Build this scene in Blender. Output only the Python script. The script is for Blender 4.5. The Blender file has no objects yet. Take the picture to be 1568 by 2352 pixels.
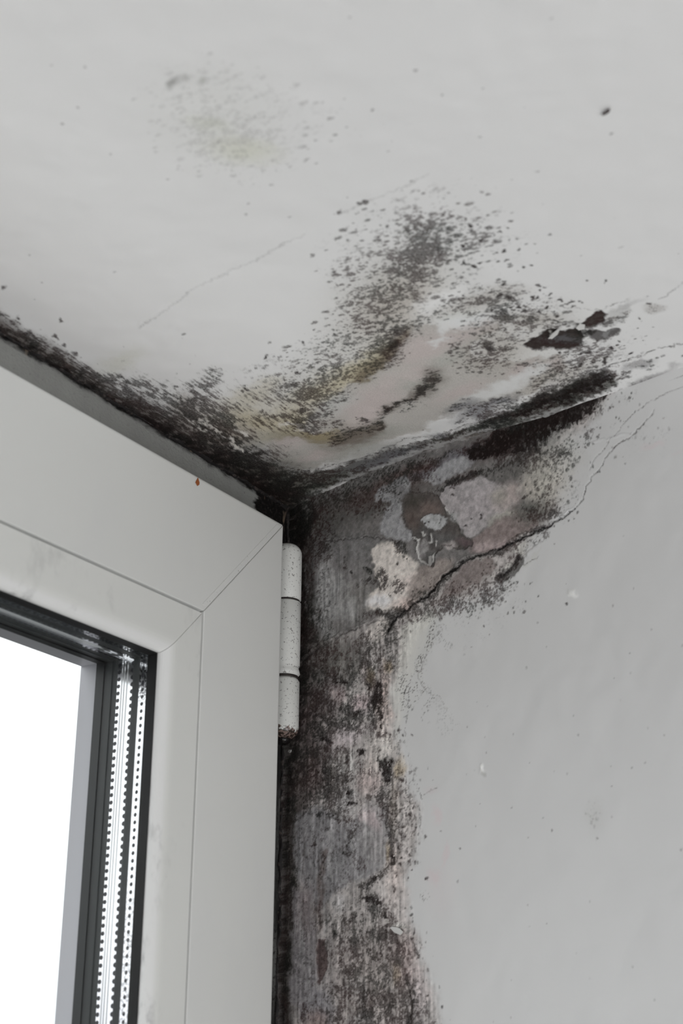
import bpy, bmesh, math, random
import numpy as np
from mathutils import Vector, Matrix
random.seed(7)
SC = bpy.context.scene
COL = SC.collection

# ================================================================ camera (solved from the photo's vanishing points)
W, H = 1568, 2352
CX, CY = 784., 1176.
V1 = (859., -7590.); V2 = (3083., 2578.)
va = (V1[0] - CX, -(V1[1] - CY)); vb = (V2[0] - CX, -(V2[1] - CY))
F = math.sqrt(-(va[0] * vb[0] + va[1] * vb[1]))
nrm = lambda v: np.array(v, float) / np.linalg.norm(v)
Zc = nrm([va[0], va[1], -F]); Xc = nrm([vb[0], vb[1], -F]); Yc = np.cross(Zc, Xc)
R = np.array([Xc, Yc, Zc])                    # world rows in camera axes: X along the window wall, Y outwards, Z up
ray = lambda x, y: R @ np.array([(x - CX), -(y - CY), -F]) / F
P0 = np.array([0, 0, 2.5])                    # corner of ceiling, window wall and right wall
_r = ray(660, 1168)
CAM = P0 - _r * 0.6 / np.linalg.norm(_r)
def hit(x, y, p, n):
    r = ray(x, y); t = np.dot(np.array(p) - CAM, n) / np.dot(r, n); return CAM + t * r
def proj(p):
    q = R.T @ (np.array(p) - CAM); return CX + F * q[0] / -q[2], CY - F * q[1] / -q[2]
def proja(P):                                  # P (3, n)
    q = R.T @ (P - CAM[:, None]); return CX + F * q[0] / -q[2], CY - F * q[1] / -q[2]

cd = bpy.data.cameras.new('camera'); co = bpy.data.objects.new('camera', cd); COL.objects.link(co)
co.matrix_world = Matrix([list(R[0]) + [CAM[0]], list(R[1]) + [CAM[1]], list(R[2]) + [CAM[2]], [0, 0, 0, 1]])
cd.sensor_fit = 'VERTICAL'; cd.sensor_height = 36; cd.sensor_width = 24; cd.lens = F / H * 36
cd.clip_start = 0.02; cd.clip_end = 300
cd.dof.use_dof = True; cd.dof.focus_distance = 0.575; cd.dof.aperture_fstop = 20
SC.camera = co
SC.view_settings.view_transform = 'Standard'; SC.view_settings.look = 'None'; SC.view_settings.gamma = 1; SC.view_settings.exposure = 0.0
SC.view_settings.use_curve_mapping = False

# ================================================================ sky: bright overcast, slightly grey-lilac towards the horizon
wld = bpy.data.worlds.new('overcast_sky'); SC.world = wld; wld.use_nodes = True
nt = wld.node_tree; nt.nodes.clear()
out = nt.nodes.new('ShaderNodeOutputWorld'); bg = nt.nodes.new('ShaderNodeBackground')
tc = nt.nodes.new('ShaderNodeTexCoord'); sp = nt.nodes.new('ShaderNodeSeparateXYZ'); rp = nt.nodes.new('ShaderNodeValToRGB')
mr = nt.nodes.new('ShaderNodeMapRange'); mr.inputs[1].default_value = -0.3; mr.inputs[2].default_value = 0.5
nt.links.new(tc.outputs['Generated'], sp.inputs[0]); nt.links.new(sp.outputs[2], mr.inputs[0]); nt.links.new(mr.outputs[0], rp.inputs[0])
cr = rp.color_ramp
cr.elements[0].position = 0.0; cr.elements[0].color = (.03, .032, .034, 1)
cr.elements[1].position = 1.0; cr.elements[1].color = (1.25, 1.25, 1.27, 1)
for p_, c_ in ((.36, (.08, .08, .085)), (.385, (.80, .80, .92)), (.44, (1.02, 1.02, 1.06)), (.52, (1.15, 1.15, 1.17))):
    e = cr.elements.new(p_); e.color = (*c_, 1)
nt.links.new(rp.outputs[0], bg.inputs[0]); bg.inputs[1].default_value = SKY_STRENGTH = 1.35
nt.links.new(bg.outputs[0], out.inputs[0])

# ================================================================ added fill lamps in the room: large soft light from behind the camera
def area(name, loc, target, sx, sy, power, col=(1, 1, 1)):
    l = bpy.data.lights.new(name, 'AREA'); l.shape = 'RECTANGLE'; l.size = sx; l.size_y = sy; l.energy = power; l.color = col
    o = bpy.data.objects.new(name, l); COL.objects.link(o); o.location = loc
    o.rotation_euler = (Vector(target) - Vector(loc)).to_track_quat('-Z', 'Y').to_euler()
    return o
area('side_fill_light', (-2.3, -1.2, 1.0), (-.1, -.1, 2.4), 1.4, 1.3, 14, (1, 1, 1))  # added side fill, no window is built here
area('rear_fill_light', (-1.2, -2.5, .7), (-.1, -.1, 2.5), 1.6, 1.2, 27, (.97, .98, 1))  # added rear fill, no door is built here
# added lamp outside, aimed up through the glass to brighten the ceiling
area('ceiling_fill_outside', (-.42, .38, 1.55), (-.32, -.10, 2.5), .6, .35, 1.2, (1, 1, 1))

# ================================================================ helpers
def setp(o, label=None, cat=None, group=None, kind=None):
    if label: o['label'] = label
    if cat: o['category'] = cat
    if group: o['group'] = group
    if kind: o['kind'] = kind
    return o
def obj(name, me, mat=None, parent=None):
    o = bpy.data.objects.new(name, me); COL.objects.link(o)
    if mat: me.materials.append(mat)
    if parent: o.parent = parent
    return o
def empty(name, loc=(0, 0, 0)):
    o = bpy.data.objects.new(name, None); COL.objects.link(o); o.location = loc; return o
def mesh_np(name, verts, faces, smooth=True):
    me = bpy.data.meshes.new(name)
    verts = np.asarray(verts, np.float32); faces = np.asarray(faces, np.int32)
    me.vertices.add(len(verts)); me.vertices.foreach_set('co', verts.ravel())
    me.loops.add(faces.size); me.loops.foreach_set('vertex_index', faces.ravel())
    me.polygons.add(len(faces)); k = faces.shape[1]
    me.polygons.foreach_set('loop_start', np.arange(0, faces.size, k, dtype=np.int32))
    me.polygons.foreach_set('use_smooth', np.full(len(faces), smooth))
    me.update(calc_edges=True); me.validate(); return me
def grid_faces(nr, nc, flip=False):
    i = np.arange(nr - 1)[:, None] * nc + np.arange(nc - 1)[None]
    f = np.stack([i, i + 1, i + nc + 1, i + nc], -1).reshape(-1, 4)
    return f[:, ::-1] if flip else f
def bm_obj(name, bm, mat, parent=None, smooth=False, bevel=0, seg=2):
    me = bpy.data.meshes.new(name); bmesh.ops.recalc_face_normals(bm, faces=bm.faces); bm.to_mesh(me); bm.free()
    o = obj(name, me, mat, parent)
    if smooth: me.polygons.foreach_set('use_smooth', [True] * len(me.polygons))
    if bevel:
        m = o.modifiers.new('bevel', 'BEVEL'); m.width = bevel; m.segments = seg; m.limit_method = 'ANGLE'; m.angle_limit = .6
    return o
def box(bm, a, b):
    vs = [bm.verts.new((x, y, z)) for z in (a[2], b[2]) for y in (a[1], b[1]) for x in (a[0], b[0])]
    for f in ((0, 1, 3, 2), (4, 6, 7, 5), (0, 4, 5, 1), (2, 3, 7, 6), (0, 2, 6, 4), (1, 5, 7, 3)): bm.faces.new([vs[i] for i in f])
    return vs
class N:                                        # tiny node helper
    def __init__(s, name):
        s.m = bpy.data.materials.new(name); s.m.use_nodes = True; s.t = s.m.node_tree
        s.b = s.t.nodes['Principled BSDF']
    def n(s, typ, **kw):
        q = s.t.nodes.new(typ)
        for k, v in kw.items():
            if k.startswith('i_'):
                key = k[2:]; key = int(key) if key.isdigit() else key.replace('_', ' ')
                if hasattr(v, 'is_output') or isinstance(v, bpy.types.NodeSocket): s.t.links.new(v, q.inputs[key])
                else: q.inputs[key].default_value = v
            else: setattr(q, k, v)
        return q
    def math(s, op, a, b=None, c=None, clamp=False):
        q = s.t.nodes.new('ShaderNodeMath'); q.operation = op; q.use_clamp = clamp
        for i, v in enumerate((a, b, c)):
            if v is None: continue
            if isinstance(v, bpy.types.NodeSocket): s.t.links.new(v, q.inputs[i])
            else: q.inputs[i].default_value = v
        return q.outputs[0]
    def mix(s, fac, a, b, typ='MIX'):
        q = s.t.nodes.new('ShaderNodeMix'); q.data_type = 'RGBA'; q.blend_type = typ
        for i, v in ((0, fac), (6, a), (7, b)):
            if isinstance(v, bpy.types.NodeSocket): s.t.links.new(v, q.inputs[i])
            else: q.inputs[i].default_value = (*v, 1) if isinstance(v, tuple) and len(v) == 3 else v
        return q.outputs[2]
    def noise(s, vec, scale, detail=2, rough=.5, sc=(1, 1, 1)):
        mp = s.n('ShaderNodeMapping'); s.t.links.new(vec, mp.inputs[0]); mp.inputs[3].default_value = sc
        q = s.n('ShaderNodeTexNoise'); s.t.links.new(mp.outputs[0], q.inputs['Vector']); q.inputs['Scale'].default_value = scale
        q.inputs['Detail'].default_value = detail; q.inputs['Roughness'].default_value = rough
        return q.outputs[0]
    def ramp(s, v, a, b):                       # smoothstep a..b
        q = s.n('ShaderNodeMapRange', interpolation_type='SMOOTHSTEP'); s.t.links.new(v, q.inputs[0]); q.inputs[1].default_value = a; q.inputs[2].default_value = b
        return q.outputs[0]
    def bump(s, h, st, dist):
        q = s.n('ShaderNodeBump'); s.t.links.new(h, q.inputs['Height']); q.inputs['Strength'].default_value = st; q.inputs['Distance'].default_value = dist
        s.t.links.new(q.outputs[0], s.b.inputs['Normal']); return q
    def set(s, **kw):
        for k, v in kw.items():
            k = k.replace('_', ' ')
            if isinstance(v, bpy.types.NodeSocket): s.t.links.new(v, s.b.inputs[k])
            else: s.b.inputs[k].default_value = (*v, 1) if isinstance(v, tuple) and len(v) == 3 else v
        return s.m

# ================================================================ materials
def plaster_mat(name, albedo, streak):
    k = N(name); tcn = k.n('ShaderNodeTexCoord').outputs['Object']
    st = k.n('ShaderNodeAttribute', attribute_name='stain'); gr = k.n('ShaderNodeAttribute', attribute_name='growth')
    fine = k.noise(tcn, 2600, 2, .6); pin = k.noise(tcn, 1500, 3, .7); brush = k.noise(tcn, 240, 3, .6, streak)
    cov = gr.outputs['Alpha']
    # fine grain breaks up partly covered areas
    part = k.math('MULTIPLY', k.math('MULTIPLY', cov, k.math('SUBTRACT', 1.0, cov)), 4.0)
    g = k.math('MULTIPLY', k.math('SUBTRACT', pin, .5), 1.5)
    cov2 = k.math('ADD', cov, k.math('MULTIPLY', part, g), clamp=True)
    dirt = st.outputs['Alpha']
    tone = k.math('ADD', 1.0, k.math('MULTIPLY', k.math('SUBTRACT', fine, .5), k.math('MULTIPLY_ADD', dirt, .75, .02)))
    base = k.mix(1.0, st.outputs['Color'], k.n('ShaderNodeCombineColor', i_0=tone, i_1=tone, i_2=tone).outputs[0], 'MULTIPLY')
    base = k.mix(1.0, base, (albedo,) * 3, 'MULTIPLY')
    mc = k.mix(1.0, gr.outputs['Color'], (albedo,) * 3, 'MULTIPLY')
    col = k.mix(cov2, base, mc)
    hgt = k.math('ADD', k.math('MULTIPLY', brush, .35), k.math('ADD', k.math('MULTIPLY', fine, k.math('MULTIPLY', dirt, .8)), k.math('MULTIPLY', cov2, -.5)))
    k.bump(hgt, .5, .00022)
    return k.set(Base_Color=col, Roughness=.85, Specular_IOR_Level=.12)
M_ceil = plaster_mat('painted_ceiling_plaster', .86, (.4, 1, 1))
M_wall = plaster_mat('painted_wall_plaster', .75, (1, 1, .18))
def plain(name, col, rough=.5, bump=0, sc=600, metal=0):
    k = N(name)
    if bump:
        k.bump(k.noise(k.n('ShaderNodeTexCoord').outputs['Object'], sc, 3, .6), .4, bump)
    return k.set(Base_Color=col, Roughness=rough, Metallic=metal)
M_paint = plain('clean_wall_paint', (.62, .62, .62), .7, .0003)

def upvc(name, specks, col=(.68, .685, .665)):
    k = N(name); v = k.n('ShaderNodeTexCoord').outputs['Object']
    n1 = k.noise(v, 1100, 2, .6); n2 = k.noise(v, 40, 3, .6, (1, 1, .5))
    c = k.mix(k.math('MULTIPLY', k.ramp(n2, .45, .75), .10), col, (.56, .56, .60))
    sm = k.math('MULTIPLY', k.ramp(n1, specks, specks + .05), .7)
    c = k.mix(sm, c, (.10, .09, .085))
    k.bump(k.noise(v, 900, 2, .5), .15, .0001)
    return k.set(Base_Color=c, Roughness=.34)
M_upvc = upvc('white_window_plastic', .80)
M_hinge = upvc('speckled_hinge_enamel', .61, (.70, .705, .68))
M_black = plain('black_rubber', (.004, .004, .004), .6)
M_gasket = plain('grey_rubber_gasket', (.030, .033, .034), .45)

# ---------------------------------------------------------------- stain authoring (numpy)
def vnoise(u, v, seed):
    iu = np.floor(u); iv = np.floor(v); fu = (u - iu).astype(np.float32); fv = (v - iv).astype(np.float32)
    fu = fu * fu * (3 - 2 * fu); fv = fv * fv * (3 - 2 * fv)
    iu = iu.astype(np.int64).astype(np.uint32); iv = iv.astype(np.int64).astype(np.uint32)
    def hsh(a, b):
        h = a * np.uint32(374761393) + b * np.uint32(668265263) + np.uint32((seed * 2654435 + 97531) & 0xffffffff)
        h = (h ^ (h >> np.uint32(13))) * np.uint32(1274126177)
        h = (h ^ (h >> np.uint32(15))) * np.uint32(2246822519)
        h = h ^ (h >> np.uint32(16))
        return (h & np.uint32(0xffff)).astype(np.float32) / 65535.0
    o = np.uint32(1)
    a = hsh(iu, iv); b = hsh(iu + o, iv); c = hsh(iu, iv + o); d = hsh(iu + o, iv + o)
    return a + (b - a) * fu + (c - a) * fv + (a - b - c + d) * fu * fv

def fbm(u, v, seed, octv=3, gain=0.6):
    s = 0; w = 1.0; tot = 0.0
    for k in range(octv):
        ca, sa = math.cos(0.6 * k), math.sin(0.6 * k)
        if octv > 1 and k: uu, vv = (u * ca - v * sa) * 2 ** k + 17.3 * k, (u * sa + v * ca) * 2 ** k - 9.1 * k
        else: uu, vv = u, v
        s = s + w * (vnoise(uu, vv, seed + k * 7) - 0.5); tot += w * w; w *= gain
    return s / math.sqrt(tot) / 0.27          # about unit variance

def sfbm(u, v, seed, octv=2):                 # octaves without rotation: keeps streaks straight
    s = 0; w = 1.0; tot = 0.0
    for k in range(octv):
        s = s + w * (vnoise(u * 2 ** k + 5.5 * k, v * 2 ** k, seed + k * 7) - 0.5); tot += w * w; w *= 0.7
    return s / math.sqrt(tot) / 0.27

def dots(u, v, dens, seed, rmin=.18, rmax=.48):      # jittered round colonies, one chance per cell
    iu = np.floor(u); iv = np.floor(v); best = np.zeros(u.size, np.float32)
    for a in (-1, 0, 1):
        for b in (-1, 0, 1):
            cu, cv = iu + a, iv + b
            h = lambda k: vnoise(cu + .0, cv + .0, seed + k)
            d = np.hypot(u - cu - .15 - .7 * h(1), v - cv - .15 - .7 * h(2))
            r = rmin + (rmax - rmin) * h(3) ** 1.5
            best = np.maximum(best, np.where(h(4) < dens, sstep(1.25, .7, d / r), 0))
    return best

def cdf(z): return 1.0 / (1.0 + np.exp(-1.702 * z))
def sstep(a, b, x):
    t = np.clip((x - a) / (b - a), 0, 1); return t * t * (3 - 2 * t)
def lin(c): return tuple(((x / 255 + 0.055) / 1.055) ** 2.4 if x > 10 else x / 255 / 12.92 for x in c)

class Surf:
    """stain layers of one plaster surface; PX, PY place the marks, U, V (mm on the surface) drive the noise"""
    def __init__(s, PX, PY, U, V, ref):
        s.n = PX.size
        s.px0 = PX.ravel().astype(np.float32); s.py0 = PY.ravel().astype(np.float32)
        s.U = U.ravel().astype(np.float32); s.V = V.ravel().astype(np.float32)
        w1 = fbm(s.U / 7.0, s.V / 7.0, 3, 3); w2 = fbm(s.U / 7.0, s.V / 7.0, 53, 3)
        f1 = fbm(s.U / 1.6, s.V / 1.6, 13, 2); f2 = fbm(s.U / 1.6, s.V / 1.6, 23, 2)
        s.wx = (w1 * 4 + f1 * 2.0).astype(np.float32); s.wy = (w2 * 4 + f2 * 2.0).astype(np.float32)
        s.px = s.px0 + s.wx; s.py = s.py0 + s.wy
        s.px1 = s.px0 + (f1 * 1.8).astype(np.float32); s.py1 = s.py0 + (f2 * 1.8).astype(np.float32)
        s.ref = lin((ref,) * 3)[0]
        s.base = np.full((s.n, 3), 1.0, np.float32)     # relative to clean paint
        s.D = np.zeros(s.n, np.float32); s.A = np.full(s.n, 0.9, np.float32)
        s.ink = np.zeros(s.n, np.float32); s.inkc = np.zeros((s.n, 3), np.float32)
        s.h = np.zeros(s.n, np.float32); s.st = np.zeros(s.n, np.float32)
        s.scr = np.zeros(s.n, np.float32)
    def win(s, xs, ys, R, warp=1):
        x, y = (s.px, s.py) if warp else (s.px1, s.py1)
        i = np.nonzero((s.px0 > min(xs) - R - 14) & (s.px0 < max(xs) + R + 14) & (s.py0 > min(ys) - R - 14) & (s.py0 < max(ys) + R + 14))[0]
        return i, x[i], y[i]
    def ell(s, x, y, rx, ry, a=0, soft=0.6, warp=1):
        R = max(rx, ry) * (1 + soft)
        i, px, py = s.win([x], [y], R, warp)
        t = math.radians(a); c, sn = math.cos(t), math.sin(t)
        dx = px - x; dy = py - y
        r = np.sqrt(((dx * c + dy * sn) / rx) ** 2 + ((-dx * sn + dy * c) / ry) ** 2)
        return i, sstep(1 + soft, max(1 - soft, 0), r)
    def stroke(s, pts, soft=0.6, warp=1):
        pts = [p if len(p) > 2 else (p[0], p[1], 2.0) for p in pts]
        R = max(p[2] for p in pts) * (1 + soft)
        i, px, py = s.win([p[0] for p in pts], [p[1] for p in pts], R, warp)
        best = np.full(px.size, 9e9, np.float32)
        for (x0, y0, r0), (x1, y1, r1) in zip(pts[:-1], pts[1:]):
            dx, dy = x1 - x0, y1 - y0; L = dx * dx + dy * dy + 1e-9
            t = np.clip(((px - x0) * dx + (py - y0) * dy) / L, 0, 1)
            d = np.hypot(px - x0 - t * dx, py - y0 - t * dy) / (r0 + t * (r1 - r0))
            best = np.minimum(best, d)
        return i, sstep(1 + soft, max(1 - soft, 0), best)
    def poly(s, pts, soft=4.0, warp=1):
        i, px, py = s.win([p[0] for p in pts], [p[1] for p in pts], soft, warp)
        ins = np.zeros(px.size, bool); d = np.full(px.size, 9e9, np.float32)
        n = len(pts)
        for k in range(n):
            (x0, y0), (x1, y1) = pts[k][:2], pts[(k + 1) % n][:2]
            dx, dy = x1 - x0, y1 - y0; L = dx * dx + dy * dy + 1e-9
            t = np.clip(((px - x0) * dx + (py - y0) * dy) / L, 0, 1)
            d = np.minimum(d, np.hypot(px - x0 - t * dx, py - y0 - t * dy))
            if dy != 0:
                cr = ((y0 > py) != (y1 > py)) & (px < (x1 - x0) * (py - y0) / (y1 - y0) + x0); ins ^= cr
        sd = np.where(ins, d, -d)
        return i, sstep(-soft, soft, sd)
    # ---- layer operations
    def tint(s, im, col, a=1.0):
        i, m = im; m = (m * a)[:, None]; c = np.array(lin(col), np.float32) / s.ref
        s.base[i] = s.base[i] * (1 - m) + c * m
    def dens(s, im, v): i, m = im; s.D[i] = 1 - (1 - s.D[i]) * (1 - m * v)
    def clear(s, im, v=1.0): i, m = im; s.D[i] *= 1 - m * v
    def alpha(s, im, v): i, m = im; s.A[i] = s.A[i] * (1 - m) + v * m
    def streak(s, im, v=1.0): i, m = im; s.st[i] = np.maximum(s.st[i], m * v)
    def inkd(s, im, v=1.0, col=(26, 21, 21)):
        i, m = im; m = m * v; c = np.array(lin(col), np.float32) / s.ref
        s.inkc[i] = np.where((m > s.ink[i])[:, None], c, s.inkc[i]); s.ink[i] = np.maximum(s.ink[i], m)
    def lift(s, im, mm): i, m = im; s.h[i] += m * mm
    def scrib(s, im, v=1.0): i, m = im; s.scr[i] = np.maximum(s.scr[i], m * v)
    def crack(s, pts, w=1.5, v=0.9, depth=0.25, col=(40, 36, 36), lip=0.0):
        im = s.stroke([(p[0], p[1], p[2] if len(p) > 2 else w) for p in pts], 0.7, 2 * 0 + 0)
        i, m = im; k = 0.55 + 0.45 * sstep(-0.6, 0.6, fbm(s.U[i] / 3.0, s.V[i] / 3.0, 71, 2))
        s.inkd((i, m * k), v, col); s.lift(im, depth)
        if lip:
            im2 = s.stroke([(p[0] - 1.5, p[1] - 3.5, (p[2] if len(p) > 2 else w) * 1.1) for p in pts], 0.8, 0); s.lift(im2, lip)
    def core(s, im, v=.95, col=(20, 13, 12), lo=.25):
        i, m = im; rag = lo + (1.35 - lo) * cdf(1.2 * fbm(s.U[i] / .9, s.V[i] / 1.2, 171, 3)); s.inkd((i, sstep(.28, .62, m * rag)), v, col)
    def spots(s, L, col=(36, 28, 28), v=0.93):
        for q in L:
            x, y, r = q[:3]; asp = q[3] if len(q) > 3 else 1.5
            s.inkd(s.ell(x, y, r * asp ** .5 * 1.0, r / asp ** .5, q[4] if len(q) > 4 else -12, 0.35), v, col)
    def finish(s, N, kind):
        gap = fbm(s.U / 2.2, s.V / 2.2, 141, 3); s.D = np.clip(s.D - .26 * np.clip(gap - .1, 0, 1.5) * sstep(.3, .8, s.D), 0, 1)
        sp = sstep(-0.2, 0.2, s.D * 1.3 - 0.16 - (1 - N))
        cov = (sp * (.68 + .3 * s.D) + .34 * s.D ** 1.6 * (1 - sp)) * s.A
        wu = s.U + s.wx * .06; wv = (s.V + s.wy * .06) / (1.7 if kind == 'c' else 1.1)
        k1 = np.clip(s.D * 1.1 - .015, 0, .75)
        dt = np.maximum(dots(wu / 1.25, wv / 1.25, k1 * .8, 301), dots(wu / 2.4, wv / 2.4, k1 * .45, 321, .15, .4))
        cov = np.maximum(cov, dt * s.A * (.72 + .25 * s.D) * (1 - s.st * (.75 if kind == 'c' else .35)))
        # contour-line scribble of flaking paint
        q = fbm(s.U / 2.0, s.V / (2.0 if kind == 'c' else 3.0), 91, 3)
        ln = sstep(0.16, 0.04, np.abs(q)) * s.scr
        ln = np.maximum(ln, sstep(0.14, 0.03, np.abs(q - 0.8)) * s.scr)
        cov = np.maximum(cov, ln * 0.72)
        cov = np.maximum(cov, dots(wu / 5.0, wv / 5.0, .10, 381, .035, .075) * .4 * ((s.px0 > -40) & (s.px0 < 1620) & (s.py0 > -30) & (s.py0 < 2400)))
        g = fbm(s.U / 9.0, s.V / 9.0, 61, 2)[:, None]
        mc = np.clip(0.5 + g * 0.5, 0, 1) * np.array(lin((46, 32, 31)), np.float32) + (1 - np.clip(0.5 + g * 0.5, 0, 1)) * np.array(lin((32, 33, 30)), np.float32)
        mc = mc / s.ref * (1.0 - 0.8 * sstep(0.5, 0.95, s.D))[:, None]
        col = mc * (1 - s.ink[:, None]) + s.inkc * s.ink[:, None]
        cov = np.maximum(cov, s.ink)
        s.mould = col.astype(np.float32); s.cov = cov.astype(np.float32)
        s.h += -0.06 * cov

def paint_ceiling(S):
    T, E, K, P = S.tint, S.ell, S.stroke, S.poly
    # --- pale grey veil around the mould cloud
    for e in [(900, 690, 150, 95, -30, .5), (800, 840, 170, 60, -28, .35), (1180, 800, 160, 70, -20, .35), (640, 930, 200, 50, -12, .35)]:
        T(E(*e[:5], .8), (172, 170, 164), e[5])
    T(E(905, 700, 95, 55, -35, .8), (158, 150, 142), .55)
    # clean bright paint left in between
    T(E(1010, 690, 60, 20, -25, .6), (206, 206, 206), .8); T(E(1060, 725, 45, 14, -10, .6), (196, 198, 196), .7)
    # yellow and olive damp stains
    for e in [(560, 925, 60, 22, -8, .4), (600, 890, 45, 18, -20, .35), (640, 978, 120, 26, 2, .75), (735, 1000, 60, 22, 0, .8), (700, 945, 70, 30, 0, .5),
              (760, 880, 60, 26, -25, .5), (830, 850, 60, 24, -25, .85), (870, 812, 40, 26, -40, .6), (740, 900, 60, 22, -10, .45), (570, 960, 40, 18, 10, .5)]:
        T(E(*e[:5], .8), (166, 158, 134), e[5])
    T(K([(935, 765, 16), (905, 795, 22), (895, 820, 24), (850, 855, 18), (820, 875, 12)], .8), (100, 91, 76), .85)
    T(K([(900, 800, 12), (908, 780, 10)], .8), (62, 54, 40), .7)
    T(K([(505, 1000, 16), (600, 1010, 18), (700, 990, 14)], .8), (126, 120, 102), .55)
    T(E(700, 1012, 60, 16, 5, .8), (102, 93, 72), .7); T(E(745, 995, 34, 20, 0, .8), (122, 110, 82), .6)
    # --- exposed smooth filler: pinkish grey
    pk = [(694, 985), (712, 960), (745, 925), (790, 890), (850, 866), (885, 848), (905, 812), (925, 788), (950, 770), (960, 748), (1000, 742), (1030, 760), (1085, 748), (1140, 738),
          (1150, 748), (1120, 775), (1080, 795), (1088, 820), (1130, 835), (1180, 830), (1250, 820), (1290, 815), (1300, 840), (1270, 870), (1215, 905), (1130, 925), (1070, 945), (1010, 960), (985, 985),
          (930, 1000), (860, 1025), (790, 1050), (740, 1070), (690, 1085), (640, 1062), (615, 1035), (618, 1015), (650, 1006), (680, 1005), (700, 1018), (760, 1030), (800, 1010), (770, 985), (730, 995)]
    m = P(pk, 5); T(m, (160, 157, 153), .95); S.clear(m, .9); S.lift(m, .12)
    for e in [(1050, 775, 80, 16, -22), (960, 800, 55, 30, -30), (880, 900, 80, 26, -20), (850, 935, 60, 28, -20), (980, 850, 40, 14, -20), (1200, 850, 34, 14, -25), (1265, 835, 26, 12, -15), (1060, 900, 60, 12, -20), (665, 1015, 34, 12, 0), (725, 1050, 40, 10, -10)]:
        T(E(*e, .8), (168, 159, 157), .75)
    T(E(840, 960, 40, 14, -20, .8), (178, 168, 166), .7); T(E(808, 978, 24, 9, -15, .6), (170, 164, 160), .9)
    for e in [(960, 880, 50, 14, -15), (1020, 830, 40, 12, -20), (860, 1000, 80, 12, -12), (820, 1035, 60, 12, -12)]: T(E(*e, .8), (150, 151, 146), .7)
    T(E(770, 930, 50, 20, -25, .8), (172, 174, 172), .6)
    # dark growth inside it
    T(K([(1000, 868, 22), (985, 885, 20), (960, 905, 12), (930, 922, 8), (885, 945, 10)], .9), (100, 94, 88), .75)
    S.dens(K([(1000, 868, 16), (985, 880, 18), (968, 898, 10)], .9), .8)
    S.dens(K([(975, 893, 5), (955, 912, 5), (925, 926, 4), (895, 937, 6), (885, 943, 6)], .8), .95)
    S.dens(E(880, 945, 14, 14, 0, .9), .45); S.dens(E(940, 930, 34, 14, -25, .9), .4)
    S.dens(E(1150, 800, 14, 7, -15, .9), .7); S.dens(E(1040, 802, 14, 6, -15, .9), .6)
    T(K([(780, 1008, 18), (830, 995, 18), (870, 980, 12)], .9), (82, 72, 62), .8); S.dens(K([(765, 1010, 16), (810, 992, 10), (870, 978, 10)], .9), .6)
    S.dens(K([(815, 965, 4), (845, 965, 5)], .8), .8); S.dens(E(770, 975, 16, 9, 0, .8), .6)
    T(E(800, 1015, 70, 16, -12, .9), (100, 92, 84), .6)
    T(E(850, 1040, 120, 12, -14, .8), (128, 128, 124), .5)
    S.inkd(E(988, 872, 14, 6, -10, .8), .75, (50, 42, 40)); S.inkd(K([(975, 893, 3), (955, 912, 3), (925, 927, 2)], .8), .85, (40, 36, 34)); S.inkd(E(893, 938, 9, 4, -10, .7), .85, (44, 34, 32)); S.inkd(E(1152, 797, 8, 3, -10, .8), .8, (44, 34, 30)); S.inkd(E(1120, 795, 8, 4, 0, .8), .85, (46, 36, 30))
    # white crusts round the filler
    for e in [(1000, 990, 30, 6, -8), (1010, 975, 28, 8, -10), (960, 1010, 40, 4, -14), (1120, 905, 60, 14, -20), (1180, 880, 50, 12, -25), (1230, 850, 30, 10, -25), (1010, 785, 28, 5, -8), (1020, 760, 14, 10, 60), (1070, 735, 40, 8, -10), (1190, 770, 30, 14, -20)]:
        T(E(*e, .7), (190, 191, 191), .8)
    for e in [(1100, 945, 50, 14, -20, .6), (1060, 935, 40, 10, -18, .5), (1150, 920, 40, 8, -20, .5), (1015, 1000, 20, 8, 0, .55)]:
        T(E(*e[:5], .8), (108, 108, 112), .8); S.dens(E(*e[:5], .9), e[5] * .8)
    # --- tape strip between the upper crack and the wall: blue grey, turning black to the right
    strip = [(640, 1110), (720, 1086), (800, 1062), (900, 1032), (1000, 1008), (1080, 975), (1180, 935), (1240, 905), (1300, 880), (1400, 850), (1420, 880), (1300, 940), (1200, 975), (1080, 1010), (900, 1075), (680, 1170), (600, 1150)]
    m = P(strip, 6); T(m, (86, 87, 84), .95); S.dens(m, .3)
    for e in [(760, 1110, 90, 12, -18, (68, 69, 64)), (900, 1050, 90, 14, -15, (94, 94, 98)), (800, 1120, 60, 10, -18, (104, 104, 100)), (1060, 1008, 70, 10, -15, (92, 84, 78)), (1000, 1028, 60, 6, -15, (110, 106, 104))]:
        T(E(*e[:5], .8), e[5], .8)
    for k in [[(700, 1120, 9), (800, 1090, 8), (900, 1060, 6)], [(900, 1040, 8), (1000, 1016, 9), (1090, 985, 9)]]: S.dens(K(k, .9), .25)
    S.dens(K([(1110, 968, 12), (1180, 945, 17), (1260, 915, 20), (1330, 890, 24), (1385, 868, 24)], .9), .85)
    S.dens(K([(1040, 1003, 8), (1110, 985, 12), (1180, 965, 12)], .9), .55)
    T(K([(1200, 945, 12), (1280, 905, 12), (1340, 885, 12)], .9), (72, 68, 66), .8)
    S.core(K([(1170, 958, 5), (1230, 938, 10), (1290, 912, 13), (1350, 888, 14), (1395, 868, 13)], .7), lo=0)
    # --- ridge highlight painted into the colour as a pale line, slightly raised
    for k in [[(690, 1150, 5), (740, 1128, 7), (800, 1098, 6), (880, 1070, 5)], [(880, 1068, 4), (980, 1030, 6), (1060, 1003, 6), (1130, 978, 4)], [(1200, 962, 3), (1260, 945, 4), (1320, 930, 2)]]:
        T(K(k, .7), (148, 148, 148), .75); S.clear(K(k, .7), .7); S.lift(K(k, .7), -.5)
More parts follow.
